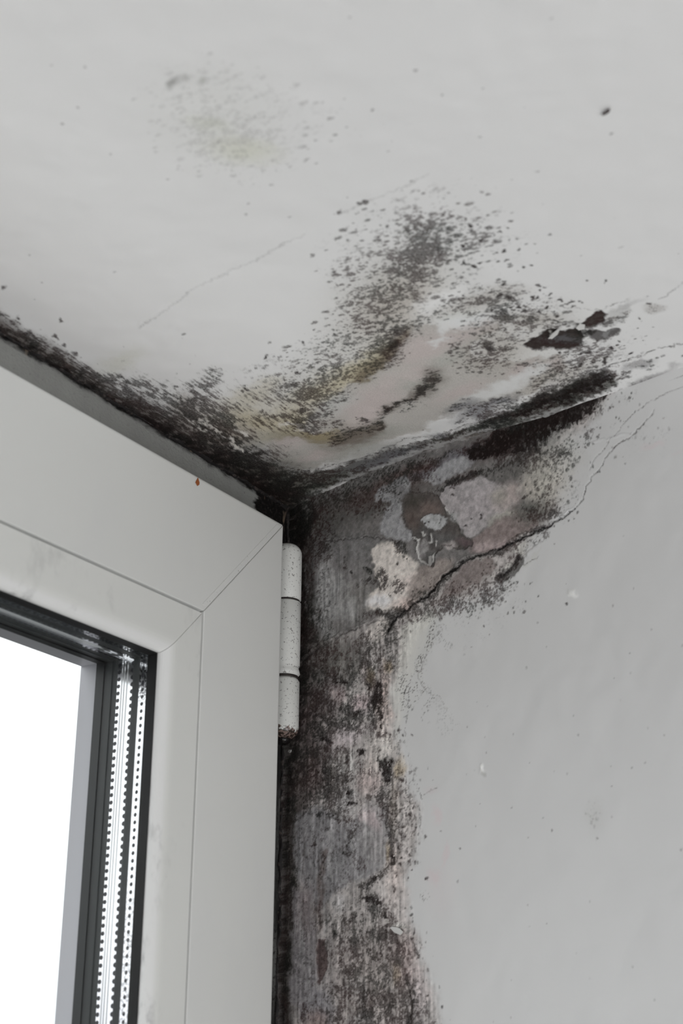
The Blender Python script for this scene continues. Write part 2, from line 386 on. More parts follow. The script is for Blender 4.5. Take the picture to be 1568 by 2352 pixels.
    T(K([(740, 1128, 3), (765, 1117, 4), (790, 1106, 3)], .7), (196, 196, 196), .8)
    # --- corner mould, with shade painted into its tint, and the ribbon along the window head
    T(E(640, 1095, 90, 45, 20, .9), (92, 92, 86), .85); T(E(610, 1120, 60, 50, 30, .9), (58, 56, 52), .8)
    S.dens(E(650, 1160, 70, 40, 0, .9), .95); S.dens(E(590, 1085, 60, 42, 40, .9), .8); S.dens(E(650, 1105, 110, 22, -12, .9), .45); S.dens(E(560, 1060, 50, 26, 35, .8), .85)
    S.dens(E(520, 1030, 60, 30, 32, .9), .85); S.dens(E(600, 1045, 60, 20, -5, .9), .45)
    rib = [(-300, 590, 18), (-150, 670, 20), (-20, 742, 22), (60, 795, 26), (130, 838, 28), (200, 882, 26), (260, 916, 22), (330, 950, 26), (400, 982, 34), (470, 1022, 42), (560, 1080, 46), (650, 1160, 40)]
    T(K(rib, .8), (88, 82, 78), .9); S.dens(K(rib, .8), .72)
    low = [(-300, 605, 9), (-20, 762, 10), (60, 810, 10), (130, 852, 11), (230, 912, 11), (330, 965, 12), (430, 1025, 16), (520, 1080, 22), (640, 1165, 26)]
    S.dens(K(low, .7), .93); T(K(low, .8), (50, 40, 38), .8)
    S.dens(K([(-20, 715, 5), (20, 735, 6), (80, 778, 8)], .9), .5)
    S.dens(K([(60, 775, 16), (130, 815, 16), (190, 850, 16)], 1), .35)
    S.dens(E(620, 1125, 55, 34, 30, .8), .9); S.dens(E(690, 1120, 60, 26, -20, .9), .5)
    # streaky fans above the ribbon
    for k, v in [([(190, 850, 8), (260, 868, 10), (300, 890, 14)], .6), ([(230, 870, 16), (330, 905, 22), (420, 945, 30), (520, 1000, 36)], .55), ([(330, 890, 18), (430, 915, 34), (520, 955, 36)], .38), ([(440, 900, 22), (480, 880, 22)], .5),
                 ([(450, 930, 28), (500, 960, 30), (560, 1000, 26)], .45), ([(480, 865, 14), (500, 855, 10)], .3), ([(270, 850, 24), (340, 872, 16)], .12), ([(600, 970, 60), (700, 960, 40)], .22)]:
        S.dens(K(k, .9), v)
    T(K([(420, 935, 26), (500, 985, 30), (560, 1000, 20)], .9), (150, 142, 134), .5)
    S.streak(P([(-100, 650), (200, 820), (480, 840), (640, 900), (740, 930), (740, 1040), (600, 1080), (480, 1080), (-100, 800)], 30), 1)
    for k in [[(455, 965, 3), (500, 995, 3), (560, 1035, 3)], [(430, 960, 2), (470, 990, 2), (500, 1005, 3)], [(560, 1000, 4), (540, 990, 3)], [(640, 975, 3), (690, 980, 3), (725, 990, 4)]]:
        T(K(k, .8), (200, 197, 192), .8); S.clear(K(k, .8), .75)
    S.dens(K([(415, 935, 3), (470, 985, 5), (490, 1000, 7), (520, 1010, 4)], .9), .9)
    S.dens(K([(590, 965, 6), (640, 950, 4), (720, 990, 7)], .9), .5)
    # speckled slope above the yellow zone
    for e in [(600, 900, 110, 30, -15, .16), (560, 855, 110, 18, -22, .12), (680, 860, 90, 40, -20, .2), (760, 830, 90, 50, -30, .13), (720, 925, 70, 34, -10, .4), (650, 970, 80, 16, 5, .4), (720, 965, 30, 30, 0, .5), (800, 800, 70, 60, -30, .12),
              (780, 870, 80, 30, -25, .3), (700, 900, 60, 30, 0, .35), (820, 740, 90, 50, -30, .14), (700, 790, 120, 30, -30, .06), (850, 830, 60, 30, -30, .25), (890, 800, 30, 40, 0, .6), (905, 790, 14, 26, 0, .7)]:
        S.dens(E(*e[:5], .9), e[5])
    # --- main cloud
    for e in [(975, 520, 75, 34, -8, .26), (985, 560, 60, 40, -30, .34), (950, 590, 70, 42, -32, .28), (925, 612, 50, 34, -35, .26), (960, 632, 50, 26, -25, .26), (1000, 570, 30, 22, -20, .3), (1090, 525, 60, 40, 0, .2), (960, 570, 170, 105, -28, .18),
              (850, 660, 70, 70, -30, .25), (880, 715, 120, 50, -30, .25), (830, 600, 70, 60, 0, .1), (1150, 560, 110, 50, 10, .06), (900, 760, 60, 30, 0, .3), (1060, 640, 60, 40, -10, .12), (890, 480, 130, 24, -22, .1), (1040, 570, 70, 26, -15, .16)]:
        S.dens(E(*e[:5], .9), e[5])
    S.core(K([(930, 600, 22), (960, 580, 26), (1000, 560, 20)], .9), .8, (52, 46, 44), lo=-.35); S.core(K([(960, 640, 14), (985, 625, 14)], .9), .8, (52, 44, 42), lo=-.3); S.core(E(960, 530, 40, 16, -10, .9), .8, (56, 50, 48), lo=-.35)
    # mottled right flank
    for e in [(1100, 690, 90, 26, -14, .4), (1150, 720, 60, 26, -10, .32), (1180, 770, 90, 40, -20, .28), (1110, 800, 60, 50, -20, .36), (1120, 830, 50, 26, -20, .36), (1260, 740, 60, 26, -10, .26), (1200, 700, 80, 20, 0, .14), (1240, 690, 130, 50, -20, .03),
              (1310, 850, 70, 34, -22, .4), (1300, 820, 90, 24, -18, .22), (1400, 820, 90, 40, -20, .14), (1380, 790, 60, 30, -15, .16), (1250, 880, 60, 18, -25, .25), (1000, 730, 60, 14, -15, .3), (930, 750, 40, 10, -20, .5), (1480, 840, 90, 14, -18, .12)]:
        S.dens(E(*e[:5], .9), e[5])
    for e in [(1110, 690, 80, 22, -14), (1150, 800, 60, 40, -20), (1230, 730, 60, 16, 0), (1300, 860, 80, 18, -22)]: T(E(*e, .9), (150, 144, 136), .5)
    S.inkd(E(1157, 731, 18, 7, -5, .8), .8, (50, 44, 38)); S.dens(E(1157, 728, 24, 12, -10, .6), .8); S.dens(E(1222, 728, 12, 8, 0, .7), .6); S.dens(E(1120, 795, 16, 8, 0, .8), .8); S.dens(E(1205, 840, 22, 10, -10, .9), .3)
    # top-left faint defocused specks and the olive smudge
    S.alpha(E(500, 250, 260, 220, 0, .4), .2)
    for e in [(480, 220, 130, 80, 10, .3), (520, 330, 120, 70, 10, .35), (640, 250, 100, 80, 0, .15), (800, 300, 120, 60, 0, .06)]: S.dens(E(*e[:5], .9), e[5])
    T(E(560, 345, 70, 26, 8, .9), (176, 177, 160), .55); T(E(480, 285, 40, 14, 10, .9), (182, 184, 172), .5); T(E(490, 270, 130, 100, 10, .9), (186, 187, 182), .25)
    T(E(397, 190, 13, 8, -40, .8), (120, 120, 118), .7); T(E(420, 178, 10, 6, 0, .8), (150, 150, 148), .6); T(E(460, 178, 8, 6, 0, .8), (150, 152, 146), .6)
    T(E(275, 830, 50, 20, -20, .9), (178, 178, 166), .45)
    # --- single specks, read off the ceiling
    q = lambda cx, cy, r, a=1.5: (1060 + cx / 3.087, 460 + cy / 3.087, r, a)
    S.spots([q(12, 122, 3), q(70, 165, 5), q(120, 148, 2.5), q(130, 275, 4), q(20, 348, 5, 2), q(10, 325, 4), q(325, 183, 2.3), q(260, 207, 3), q(225, 236, 2.3), q(320, 272, 2.3), q(373, 260, 2.3), q(465, 303, 3, 2.2), q(410, 337, 4),
             q(300, 368, 3), q(257, 384, 2.8), q(235, 396, 2), q(128, 427, 4, 3), q(20, 441, 4), q(75, 465, 5), q(245, 430, 3, 2), q(312, 430, 3.6, 3), q(487, 440, 3.2, 2), q(441, 456, 3.2), q(290, 583, 3.4), q(292, 605, 3.4), q(220, 660, 4), q(280, 688, 6, 2),
             q(340, 692, 4.6, 2.2), q(0, 660, 4), q(0, 692, 4), q(535, 597, 4.6, 2), q(570, 603, 3.6, 2), q(541, 635, 3, 2), q(510, 683, 4, 2), q(557, 687, 3.6, 2.4), q(627, 657, 2.4, 3), q(690, 712, 4.6, 2), q(760, 725, 4, 2.5), q(725, 737, 3.6, 2), q(815, 717, 4, 1.8), q(770, 763, 3.4, 2),
             q(353, 752, 3.6), q(400, 747, 4.4), q(375, 775, 4.4, 2.4), q(437, 772, 4.4, 2), q(560, 773, 3.2), q(620, 743, 3.4), q(680, 823, 4), q(845, 412, 2.4, 3), q(895, 558, 2), q(1015, 578, 2, 2), q(225, 790, 5, 2.6), q(435, 850, 4, 2), q(320, 905, 3), q(200, 1045, 8, 1.8), q(845, 1075, 7, 1.6), q(830, 1155, 7, 1.2),
             q(1055, 1042, 4, 2), q(1100, 1022, 3, 2), q(915, 1045, 5, 2), q(880, 1080, 5, 1.6), q(1030, 1135, 5), q(940, 1148, 3, 2), q(1190, 1090, 3.4, 3), q(1225, 988, 2.4), q(1268, 848, 2), q(1265, 915, 1.8), q(1120, 995, 2.6, 2), q(700, 1080, 4, 2), q(790, 1180, 5, 2.6)])
    q = lambda cx, cy, r, a=1.5: (700 + cx / 3.92, 760 + cy / 3.92, r, a)
    S.spots([q(72, 352, 5.5), q(140, 362, 5, 2), q(150, 330, 4, 2), q(90, 405, 4.6, 2.4), q(145, 408, 4), q(265, 345, 6, 1.8), q(320, 320, 4), q(240, 402, 5, 1.8), q(310, 378, 6), q(390, 375, 5), q(285, 32, 3), q(225, 138, 3, 2), q(470, 208, 3, 2), q(320, 630, 6, 2.6), q(325, 545, 6, 2.6), q(275, 568, 4, 2), q(210, 742, 6, 3)], (48, 46, 42), .8)
    q = lambda cx, cy, r, a=1.4: (380 + cx / 3.92, 780 + cy / 3.92, r, a)
    S.spots([q(1185, 320, 5, 1.8), q(1060, 375, 4.6, 1.6), q(1175, 412, 6.5, 1.3), q(1125, 420, 4), q(1235, 655, 7, 1.2), q(890, 158, 3.6), q(828, 260, 3), q(945, 25, 2.4), q(1215, 47, 3.4, 1.8), q(1480, 60, 2.6, 1.8), q(720, 455, 4.6, 2.4), q(690, 485, 3.6, 2), q(812, 415, 3), q(880, 643, 5, 2.6), q(700, 415, 3), q(100, 405, 3), q(120, 545, 3.6), q(1005, 150, 4.5, 2), q(1230, 575, 2.6), q(1160, 570, 4, 2)], (38, 30, 30), .88)
    S.spots([(38, 728, 5), (171, 812, 6), (148, 790, 4), (130, 776, 4), (140, 700, 0.1), (140, 737, 3, 1.5), (425, 775, 5, 2.5, -30), (782, 489, 5), (825, 470, 6, 2), (838, 466, 5, 1.6), (768, 622, 5, 2), (865, 676, 5), (867, 717, 3.4), (904, 660, 8, 2.4, 65), (1036, 687, 7, 2.6, -30), (1060, 676, 4, 2, -20), (1050, 684, 4, 2, 10),
             (884, 517, 5), (992, 570, 8, 1.6), (1010, 588, 9, 2.4, 30), (900, 618, 8), (955, 630, 9, 1.4, 60), (925, 660, 6), (3, 657, 5)], (46, 36, 36), .8)
    # --- flaked patch with bare dark substrate
    A = [(1198, 793), (1232, 773), (1256, 757), (1275, 757), (1298, 762), (1329, 750), (1338, 770), (1339, 782), (1329, 795), (1300, 803), (1254, 800), (1225, 803), (1210, 797)]
    B = [(1331, 747), (1352, 726), (1377, 714), (1394, 719), (1388, 732), (1384, 742), (1352, 754), (1334, 753)]
    B2 = [(1335, 768), (1350, 759), (1361, 757), (1390, 762), (1405, 757), (1421, 754), (1420, 764), (1400, 775), (1384, 782), (1371, 784), (1355, 775)]
    for pl, c in ((A, (52, 46, 44)), (B, (60, 54, 52)), (B2, (88, 86, 86))):
        m = P(pl, 1.6, 0); T(m, c, 1); S.clear(m, 1); S.lift(m, .35)
        S.crack(pl + pl[:1], 1.8, .8, .0)
    T(E(1290, 784, 42, 9, 4, .7), (84, 84, 86), .8); S.dens(P(A, 2, 0), .35); S.dens(P(B, 2, 0), .4); S.dens(E(1350, 765, 26, 9, -10, .6), .75); S.dens(E(1270, 790, 50, 8, 5, .6), .5)
    T(P([(1388, 770), (1405, 758), (1420, 755), (1419, 763), (1390, 778)], 2), (118, 118, 118), .9)
    T(P([(1258, 765), (1262, 759), (1285, 764), (1280, 769), (1262, 771)], 1.5), (186, 184, 180), .9)
    T(P([(1356, 758), (1372, 750), (1388, 752), (1385, 760), (1366, 762)], 2), (190, 190, 190), .9); S.clear(E(1374, 757, 14, 5, -15, .5), .9)
    T(P([(1395, 716), (1445, 687), (1450, 715), (1440, 730), (1420, 745), (1390, 745)], 6), (170, 170, 169), .75); S.dens(E(1410, 735, 34, 12, -20, .8), .4)
    S.crack([(1245, 737, 1.5), (1264, 737, 2.5), (1290, 741, 3), (1312, 744, 3.5), (1326, 746, 3)], 3, .9, .2)
    S.crack([(1210, 700, 0.1), (1377, 713, 1.2), (1410, 698, 1.0), (1445, 687, .8)], 1.2, .5, .2)
    S.spots([(1281, 752, 6, 2), (1298, 749, 6, 2.6), (1392, 745, 7, 1.4), (1400, 740, 5)], (40, 33, 32), .8)
    T(E(1503, 706, 24, 12, 0, .5), (160, 158, 156), .7); S.scrib(E(1505, 706, 22, 13, 0, .4), .8); S.spots([(1490, 694, 4)]); S.scrib(E(1442, 722, 10, 6, 0, .4), .9)
    # grey scrape streaks at the far right
    for e in [(1465, 838, 34, 9, -18, .8), (1490, 866, 44, 7, -20, .7), (1470, 885, 46, 10, -22, .9), (1530, 855, 40, 7, -18, .4), (1395, 865, 20, 6, -20, .9), (1440, 700, 40, 6, -20, .3), (1550, 838, 14, 6, -10, .5)]:
        T(E(*e[:5], .6), (138, 137, 138), e[5])
    S.dens(E(1432, 866, 15, 7, -20, .6), .7); S.dens(E(1395, 850, 12, 6, 0, .6), .6); S.dens(E(1450, 885, 60, 12, -20, .8), .22)
    # --- cracks
    S.crack([(1640, 772), (1568, 790), (1516, 800), (1484, 811), (1447, 824), (1419, 835), (1391, 842), (1360, 856), (1338, 867)], 1.2, .85, .15)
    S.crack([(1620, 630), (1568, 651), (1540, 672), (1514, 687)], .9, .45, .1)
    S.crack([(318, 752), (345, 738), (400, 698), (450, 660), (520, 628), (600, 592), (655, 558), (700, 541)], 1.8, .22, .12, (120, 120, 120))
    S.crack([(780, 495), (830, 470), (870, 452), (930, 428), (985, 400)], 1.8, .22, .1, (120, 120, 120))
    S.lift(K([(322, 747, 3), (340, 734, 5), (370, 712, 4), (400, 690, 2)], .6), -.12)
    S.crack([(700, 1092, .8), (760, 1070, 1.2), (800, 1062, 1), (870, 1040, 1.2), (905, 1030, 1), (1000, 1006, 1.4), (1060, 980, 1.4), (1100, 968, 1.2), (1180, 935, 1.2), (1250, 905, 1)], 1.2, .6, .3, lip=-.15)
    S.crack([(905, 1022), (930, 1008), (985, 1004), (1010, 998), (1040, 985), (1070, 975)], 1, .6, .2)
    S.spots([(1386, 254, 7, 2.2, 0)], (90, 78, 78), .0)
    # noise fields
    zf = fbm(S.U / .9, S.V / 1.5, 201, 3, .75); zm = fbm(S.U / 3.4, S.V / 4.4, 211, 2)
    zs = sfbm(S.U / 5.0, S.V / .7, 221, 2)
    z = (.85 * zf + .42 * zm); z2 = .85 * zs + .4 * zf + .3 * zm
    z = (z * (1 - S.st) + z2 * S.st)
    S.finish(cdf(z / .9), 'c')
    # filler gets soft mottling, not speckle
    S.h += (.10 * fbm(S.U / 14, S.V / 14, 301, 3)).astype(np.float32)

def paint_wall(S):
    T, E, K, P = S.tint, S.ell, S.stroke, S.poly
    zone = [(600, 1100), (900, 1030), (1200, 930), (1400, 850), (1420, 880), (1370, 950), (1300, 1010), (1290, 1080), (1275, 1180), (1235, 1220), (1190, 1300), (1090, 1370), (1000, 1390), (960, 1430), (930, 1500), (905, 1600), (900, 1680), (925, 1760), (930, 1800), (958, 1850), (955, 1960),
            (930, 2030), (935, 2100), (960, 2150), (975, 2230), (1000, 2300), (1010, 2420), (1020, 2800), (560, 2800), (560, 1100)]
    T(P(zone, 16), (150, 145, 143), .9)
    # ---- upper wall bases
    up = [(600, 1150), (900, 1050), (1150, 980), (1330, 930), (1290, 1000), (1250, 1090), (1260, 1170), (1230, 1215), (1150, 1262), (1060, 1290), (1000, 1345), (930, 1400), (900, 1425), (860, 1425), (760, 1470), (690, 1520), (600, 1560)]
    T(P(up, 8), (98, 96, 95), .95)
    for e in [(790, 1265, 120, 30, 0, (102, 101, 101)), (720, 1190, 70, 50, 0, (74, 73, 70)), (860, 1150, 110, 34, -18, (78, 76, 74)), (900, 1120, 120, 22, -20, (76, 66, 64)), (1000, 1070, 130, 18, -17, (84, 70, 68)), (1010, 1080, 60, 12, -17, (104, 104, 108)),
              (1120, 1030, 80, 24, -18, (78, 70, 68)), (1060, 1050, 60, 18, -20, (102, 102, 106)), (770, 1330, 60, 60, 0, (110, 108, 108)), (1200, 1075, 70, 22, -20, (88, 86, 84)), (820, 1380, 70, 34, 0, (104, 102, 100))]:
        T(E(*e[:5], .8), e[5], .85)
    T(E(1262, 1095, 44, 60, 10, .7), (164, 161, 155), .85); T(E(1300, 1040, 40, 40, 0, .8), (166, 165, 162), .7); T(E(1215, 1120, 20, 26, 0, .8), (158, 152, 146), .8)
    T(E(1240, 1120, 30, 40, 0, .8), (150, 148, 140), .4)
    for e in [(735, 1370, 26, 36), (765, 1345, 24, 30), (735, 1430, 16, 24), (800, 1400, 20, 24), (760, 1400, 20, 20), (742, 1310, 16, 16), (745, 1455, 18, 12)]: T(E(*e, 0, .9), (152, 152, 152), .55)
    # mottled pale grey patches
    pal = [[(868, 1123), (905, 1108), (925, 1095), (945, 1110), (935, 1135), (915, 1160), (925, 1185), (948, 1240), (925, 1245), (885, 1235), (872, 1215), (880, 1180), (895, 1150), (862, 1150)],
           [(985, 1085), (1030, 1060), (1075, 1045), (1100, 1055), (1060, 1085), (1000, 1110), (975, 1105)]]
    for p in pal: T(P(p, 4), (134, 134, 136), .9)
    T(K([(905, 1120, 16), (925, 1140, 14)], .8), (90, 88, 88), .5); S.dens(K([(905, 1125, 16), (930, 1150, 12)], .9), .5)
    # cream intact paint islands
    isl = [(853, 1268), (880, 1250), (905, 1252), (935, 1275), (958, 1290), (966, 1330), (955, 1350), (940, 1372), (915, 1400), (885, 1408), (848, 1405), (850, 1370), (868, 1345), (855, 1300)]
    m = P(isl, 5); T(m, (184, 178, 173), .95); S.lift(m, -.15)
    T(E(875, 1385, 24, 14, 0, .7), (190, 190, 192), .8); T(E(930, 1390, 22, 12, -20, .8), (184, 168, 162), .8); T(E(945, 1340, 22, 20, 0, .8), (182, 170, 166), .6)
    T(P([(850, 1440), (880, 1425), (900, 1428), (893, 1448), (870, 1468), (845, 1475), (838, 1455)], 4), (178, 172, 168), .9)
    # pinkish plaster beyond the peeled patch
    pt = [(1007, 1136), (1018, 1120), (1060, 1107), (1110, 1101), (1168, 1115), (1190, 1134), (1190, 1158), (1157, 1187), (1125, 1200), (1071, 1230), (1060, 1225), (1055, 1198), (1034, 1174), (1018, 1160), (1007, 1147)]
    m = P(pt, 2.5); T(m, (142, 138, 139), .95); S.lift(m, -.1)
    T(E(1120, 1150, 60, 26, -15, .8), (150, 144, 146), .6); T(E(1165, 1150, 26, 34, 20, .8), (148, 138, 134), .7); T(E(1150, 1140, 16, 24, 30, .8), (128, 126, 118), .6)
    T(E(1185, 1135, 8, 22, -10, .8), (166, 154, 150), .5)
    T(P([(1075, 1235), (1130, 1205), (1190, 1175), (1235, 1180), (1240, 1210), (1200, 1235), (1130, 1262), (1085, 1272), (1078, 1255)], 6), (116, 106, 104), .9)
    T(E(1215, 1180, 34, 26, 0, .9), (84, 84, 80), .75); S.dens(E(1220, 1180, 34, 24, -20, .9), .35)
    T(K([(1130, 1200, 8), (1180, 1180, 6)], .9), (138, 136, 130), .7)
    T(K([(1100, 1258, 7), (1160, 1244, 6)], .9), (150, 138, 138), .7)
    T(P([(940, 1345), (960, 1310), (1000, 1290), (1040, 1285), (1030, 1310), (1000, 1340), (960, 1375), (935, 1390)], 8), (126, 118, 114), .85); S.dens(E(970, 1355, 30, 14, -30, .9), .35)
    # ---- the peeled patch, bare browned substrate with an island of paint in it
    pe = [(920, 1147), (940, 1128), (972, 1131), (1004, 1134), (1007, 1144), (1020, 1163), (1023, 1179), (1039, 1195), (1055, 1208), (1055, 1225), (1071, 1233), (1085, 1241), (1082, 1254), (1066, 1262), (1045, 1262), (1028, 1251), (1015, 1254), (999, 1273), (994, 1302), (980, 1297), (964, 1289), (957, 1267), (959, 1251), (950, 1241), (943, 1222), (929, 1203), (924, 1187), (923, 1171)]
    m = P(pe, 1.6, 0); T(m, (74, 70, 68), .95); S.lift(m, .35); S.clear(m, .8)
    T(E(950, 1150, 28, 20, 0, .8), (62, 59, 55), .8); T(E(985, 1165, 26, 20, -30, .8), (98, 87, 83), .8); T(E(1000, 1235, 40, 16, 10, .8), (84, 84, 84), .7); T(E(1060, 1243, 20, 10, 0, .8), (86, 74, 76), .8); T(E(985, 1280, 18, 18, 0, .8), (92, 92, 92), .7); T(E(945, 1190, 12, 26, -15, .8), (84, 74, 70), .7)
    S.crack(pe + pe[:1], 1.3, .75, 0, (44, 40, 40))
    isd = [(965, 1190), (978, 1180), (999, 1178), (1015, 1183), (1026, 1190), (1022, 1208), (1007, 1218), (988, 1215), (975, 1208), (967, 1198)]
    m = P(isd, 1.6, 0); T(m, (150, 151, 152), .95); S.lift(m, -.35); S.crack(isd + isd[:1], 1.3, .7, 0, (40, 36, 36))
    for p in [[(968, 1221), (970, 1231), (975, 1224)], [(986, 1226), (992, 1236), (990, 1245), (984, 1245)], [(950, 1234), (959, 1240), (958, 1252), (960, 1275), (968, 1290), (982, 1297), (988, 1300)], [(996, 1272), (992, 1285), (988, 1298)], [(1000, 1243), (1000, 1252)], [(1021, 1165), (1030, 1172), (1034, 1182)]]:
        im = K([(x, y, 1.8) for x, y in p], .6, 0); T(im, (168, 167, 165), .9); i, mm = im; S.ink[i] *= 1 - mm; S.lift(im, -.25)
    T(E(1025, 1256, 16, 8, 15, .6), (150, 144, 143), .85); T(E(968, 1262, 8, 18, 5, .6), (140, 138, 138), .8); T(E(1045, 1190, 12, 10, 30, .6), (140, 140, 140), .8); S.scrib(E(1043, 1188, 14, 12, 0, .5), .9); S.scrib(E(980, 1236, 20, 12, 0, .5), .6)
    # ---- dark column beside the window
    T(K([(655, 1170, 34), (690, 1260, 26), (700, 1350, 28), (698, 1450, 30), (690, 1560, 34), (680, 1700, 30), (668, 1820, 22), (655, 2000, 22), (650, 2400, 22), (650, 2800, 20)], .7), (58, 54, 52), .92)
    T(K([(720, 1480, 26), (715, 1600, 22), (700, 1720, 18), (685, 1850, 14)], .9), (84, 78, 76), .7)
    S.dens(E(672, 1200, 44, 50, 0, .8), .9); S.dens(K([(660, 1190, 46), (685, 1300, 22), (688, 1420, 24), (680, 1560, 22), (672, 1700, 20), (655, 1850, 16), (648, 2100, 12), (645, 2800, 12)], .9), .78)
    S.dens(K([(720, 1150, 50), (700, 1210, 40), (735, 1250, 30)], .9), .5); S.dens(K([(800, 1130, 34), (900, 1090, 24), (990, 1060, 20)], .9), .5)
    S.dens(K([(715, 1400, 22), (725, 1500, 24), (720, 1650, 24), (700, 1780, 20)], .9), .35)
    # ---- lower wall bases
    T(P([(690, 1500), (760, 1475), (830, 1450), (835, 1530), (790, 1590), (740, 1640), (700, 1700)], 12), (104, 101, 99), .85)
    T(P([(700, 1560), (780, 1620), (760, 1720), (740, 1800), (690, 1860), (685, 1750)], 14), (116, 108, 108), .7)
    T(E(745, 1560, 26, 60, 0, .9), (116, 114, 114), .6); T(E(760, 1510, 40, 40, 0, .9), (96, 96, 92), .7); T(E(710, 1640, 16, 70, 0, .9), (112, 98, 98), .6); T(E(715, 1780, 24, 60, 0, .9), (112, 98, 96), .6)
    T(P([(680, 1870), (720, 1850), (800, 1880), (850, 1850), (885, 1860), (900, 1930), (895, 1985), (850, 2010), (780, 2040), (740, 2090), (700, 2060), (672, 2000)], 10), (124, 123, 125), .9)
    T(E(860, 1915, 34, 72, 0, .6), (136, 133, 133), .8); T(E(848, 1873, 20, 16, 0, .8), (172, 162, 162), .8); T(E(862, 1890, 12, 18, 0, .8), (160, 148, 150), .7)
    T(P([(668, 2050), (720, 2050), (725, 2150), (722, 2260), (760, 2290), (770, 2352), (700, 2352), (668, 2300)], 8), (120, 117, 119), .9)
    T(E(735, 2290, 30, 50, 0, .9), (128, 128, 132), .6); T(E(785, 2200, 30, 70, 0, .9), (136, 132, 132), .5); T(E(700, 2090, 20, 60, 0, .9), (126, 116, 116), .6); T(E(725, 2345, 26, 22, 0, .9), (132, 116, 112), .7)
    T(K([(742, 1960, 7), (740, 2050, 8), (733, 2130, 7)], .8), (92, 84, 82), .8)
    T(P([(727, 2155), (746, 2158), (750, 2190), (747, 2225), (736, 2252), (727, 2250), (723, 2220), (725, 2180)], 2), (70, 58, 58), .95); S.lift(P([(727, 2155), (746, 2158), (750, 2190), (747, 2225), (736, 2252), (727, 2250), (723, 2220), (725, 2180)], 2), .2)
    T(K([(648, 1720, 5), (648, 1810, 6)], .7), (108, 110, 106), .8)
    T(P([(925, 1440), (985, 1400), (1000, 1410), (965, 1500), (925, 1620), (915, 1700), (900, 1690), (905, 1560)], 12), (178, 177, 172), .6)
    # light and pink islands
    for e in [(834, 1548, 12, 16, 0, (168, 160, 158)), (778, 1597, 14, 18, 0, (164, 152, 152)), (829, 1615, 20, 14, 0, (172, 158, 160)), (790, 1692, 36, 20, -20, (172, 164, 166)), (752, 1668, 14, 24, 0, (150, 144, 142)), (850, 1765, 14, 50, 8, (174, 166, 162)), (850, 1800, 28, 22, 0, (164, 152, 150)), (783, 1760, 16, 14, 0, (160, 158, 156)), (812, 1762, 7, 36, 0, (176, 174, 172)),
              (793, 1845, 20, 30, 5, (166, 164, 164)), (763, 1785, 5, 30, 0, (170, 166, 162)), (880, 1640, 16, 60, 0, (180, 172, 168)), (880, 1720, 26, 26, 0, (178, 174, 170)), (905, 1850, 10, 60, 0, (170, 162, 156)), (905, 2010, 18, 60, 0, (176, 166, 162)), (780, 2075, 14, 20, 0, (170, 168, 168)), (850, 2280, 8, 30, 5, (166, 158, 156)), (893, 2240, 8, 30, -15, (170, 168, 166)),
              (930, 2200, 30, 60, 0, (158, 146, 144)), (960, 2280, 20, 50, 0, (176, 168, 168)), (920, 2070, 18, 40, 0, (178, 172, 170)), (880, 1590, 12, 50, 0, (170, 156, 152)), (820, 2265, 24, 20, 0, (140, 140, 140)), (830, 2290, 12, 20, 0, (146, 146, 146)), (825, 2346, 22, 14, 0, (142, 142, 142)), (910, 2120, 20, 8, 20, (196, 194, 190))]:
        T(E(*e[:5], .8), e[5], .85)
    for e in [(886, 1534, 7, 10), (848, 1560, 8, 20), (915, 1765, 8, 20), (905, 2235, 10, 16), (890, 1960, 6, 20)]: T(E(*e, 0, .9), (150, 132, 96), .5)
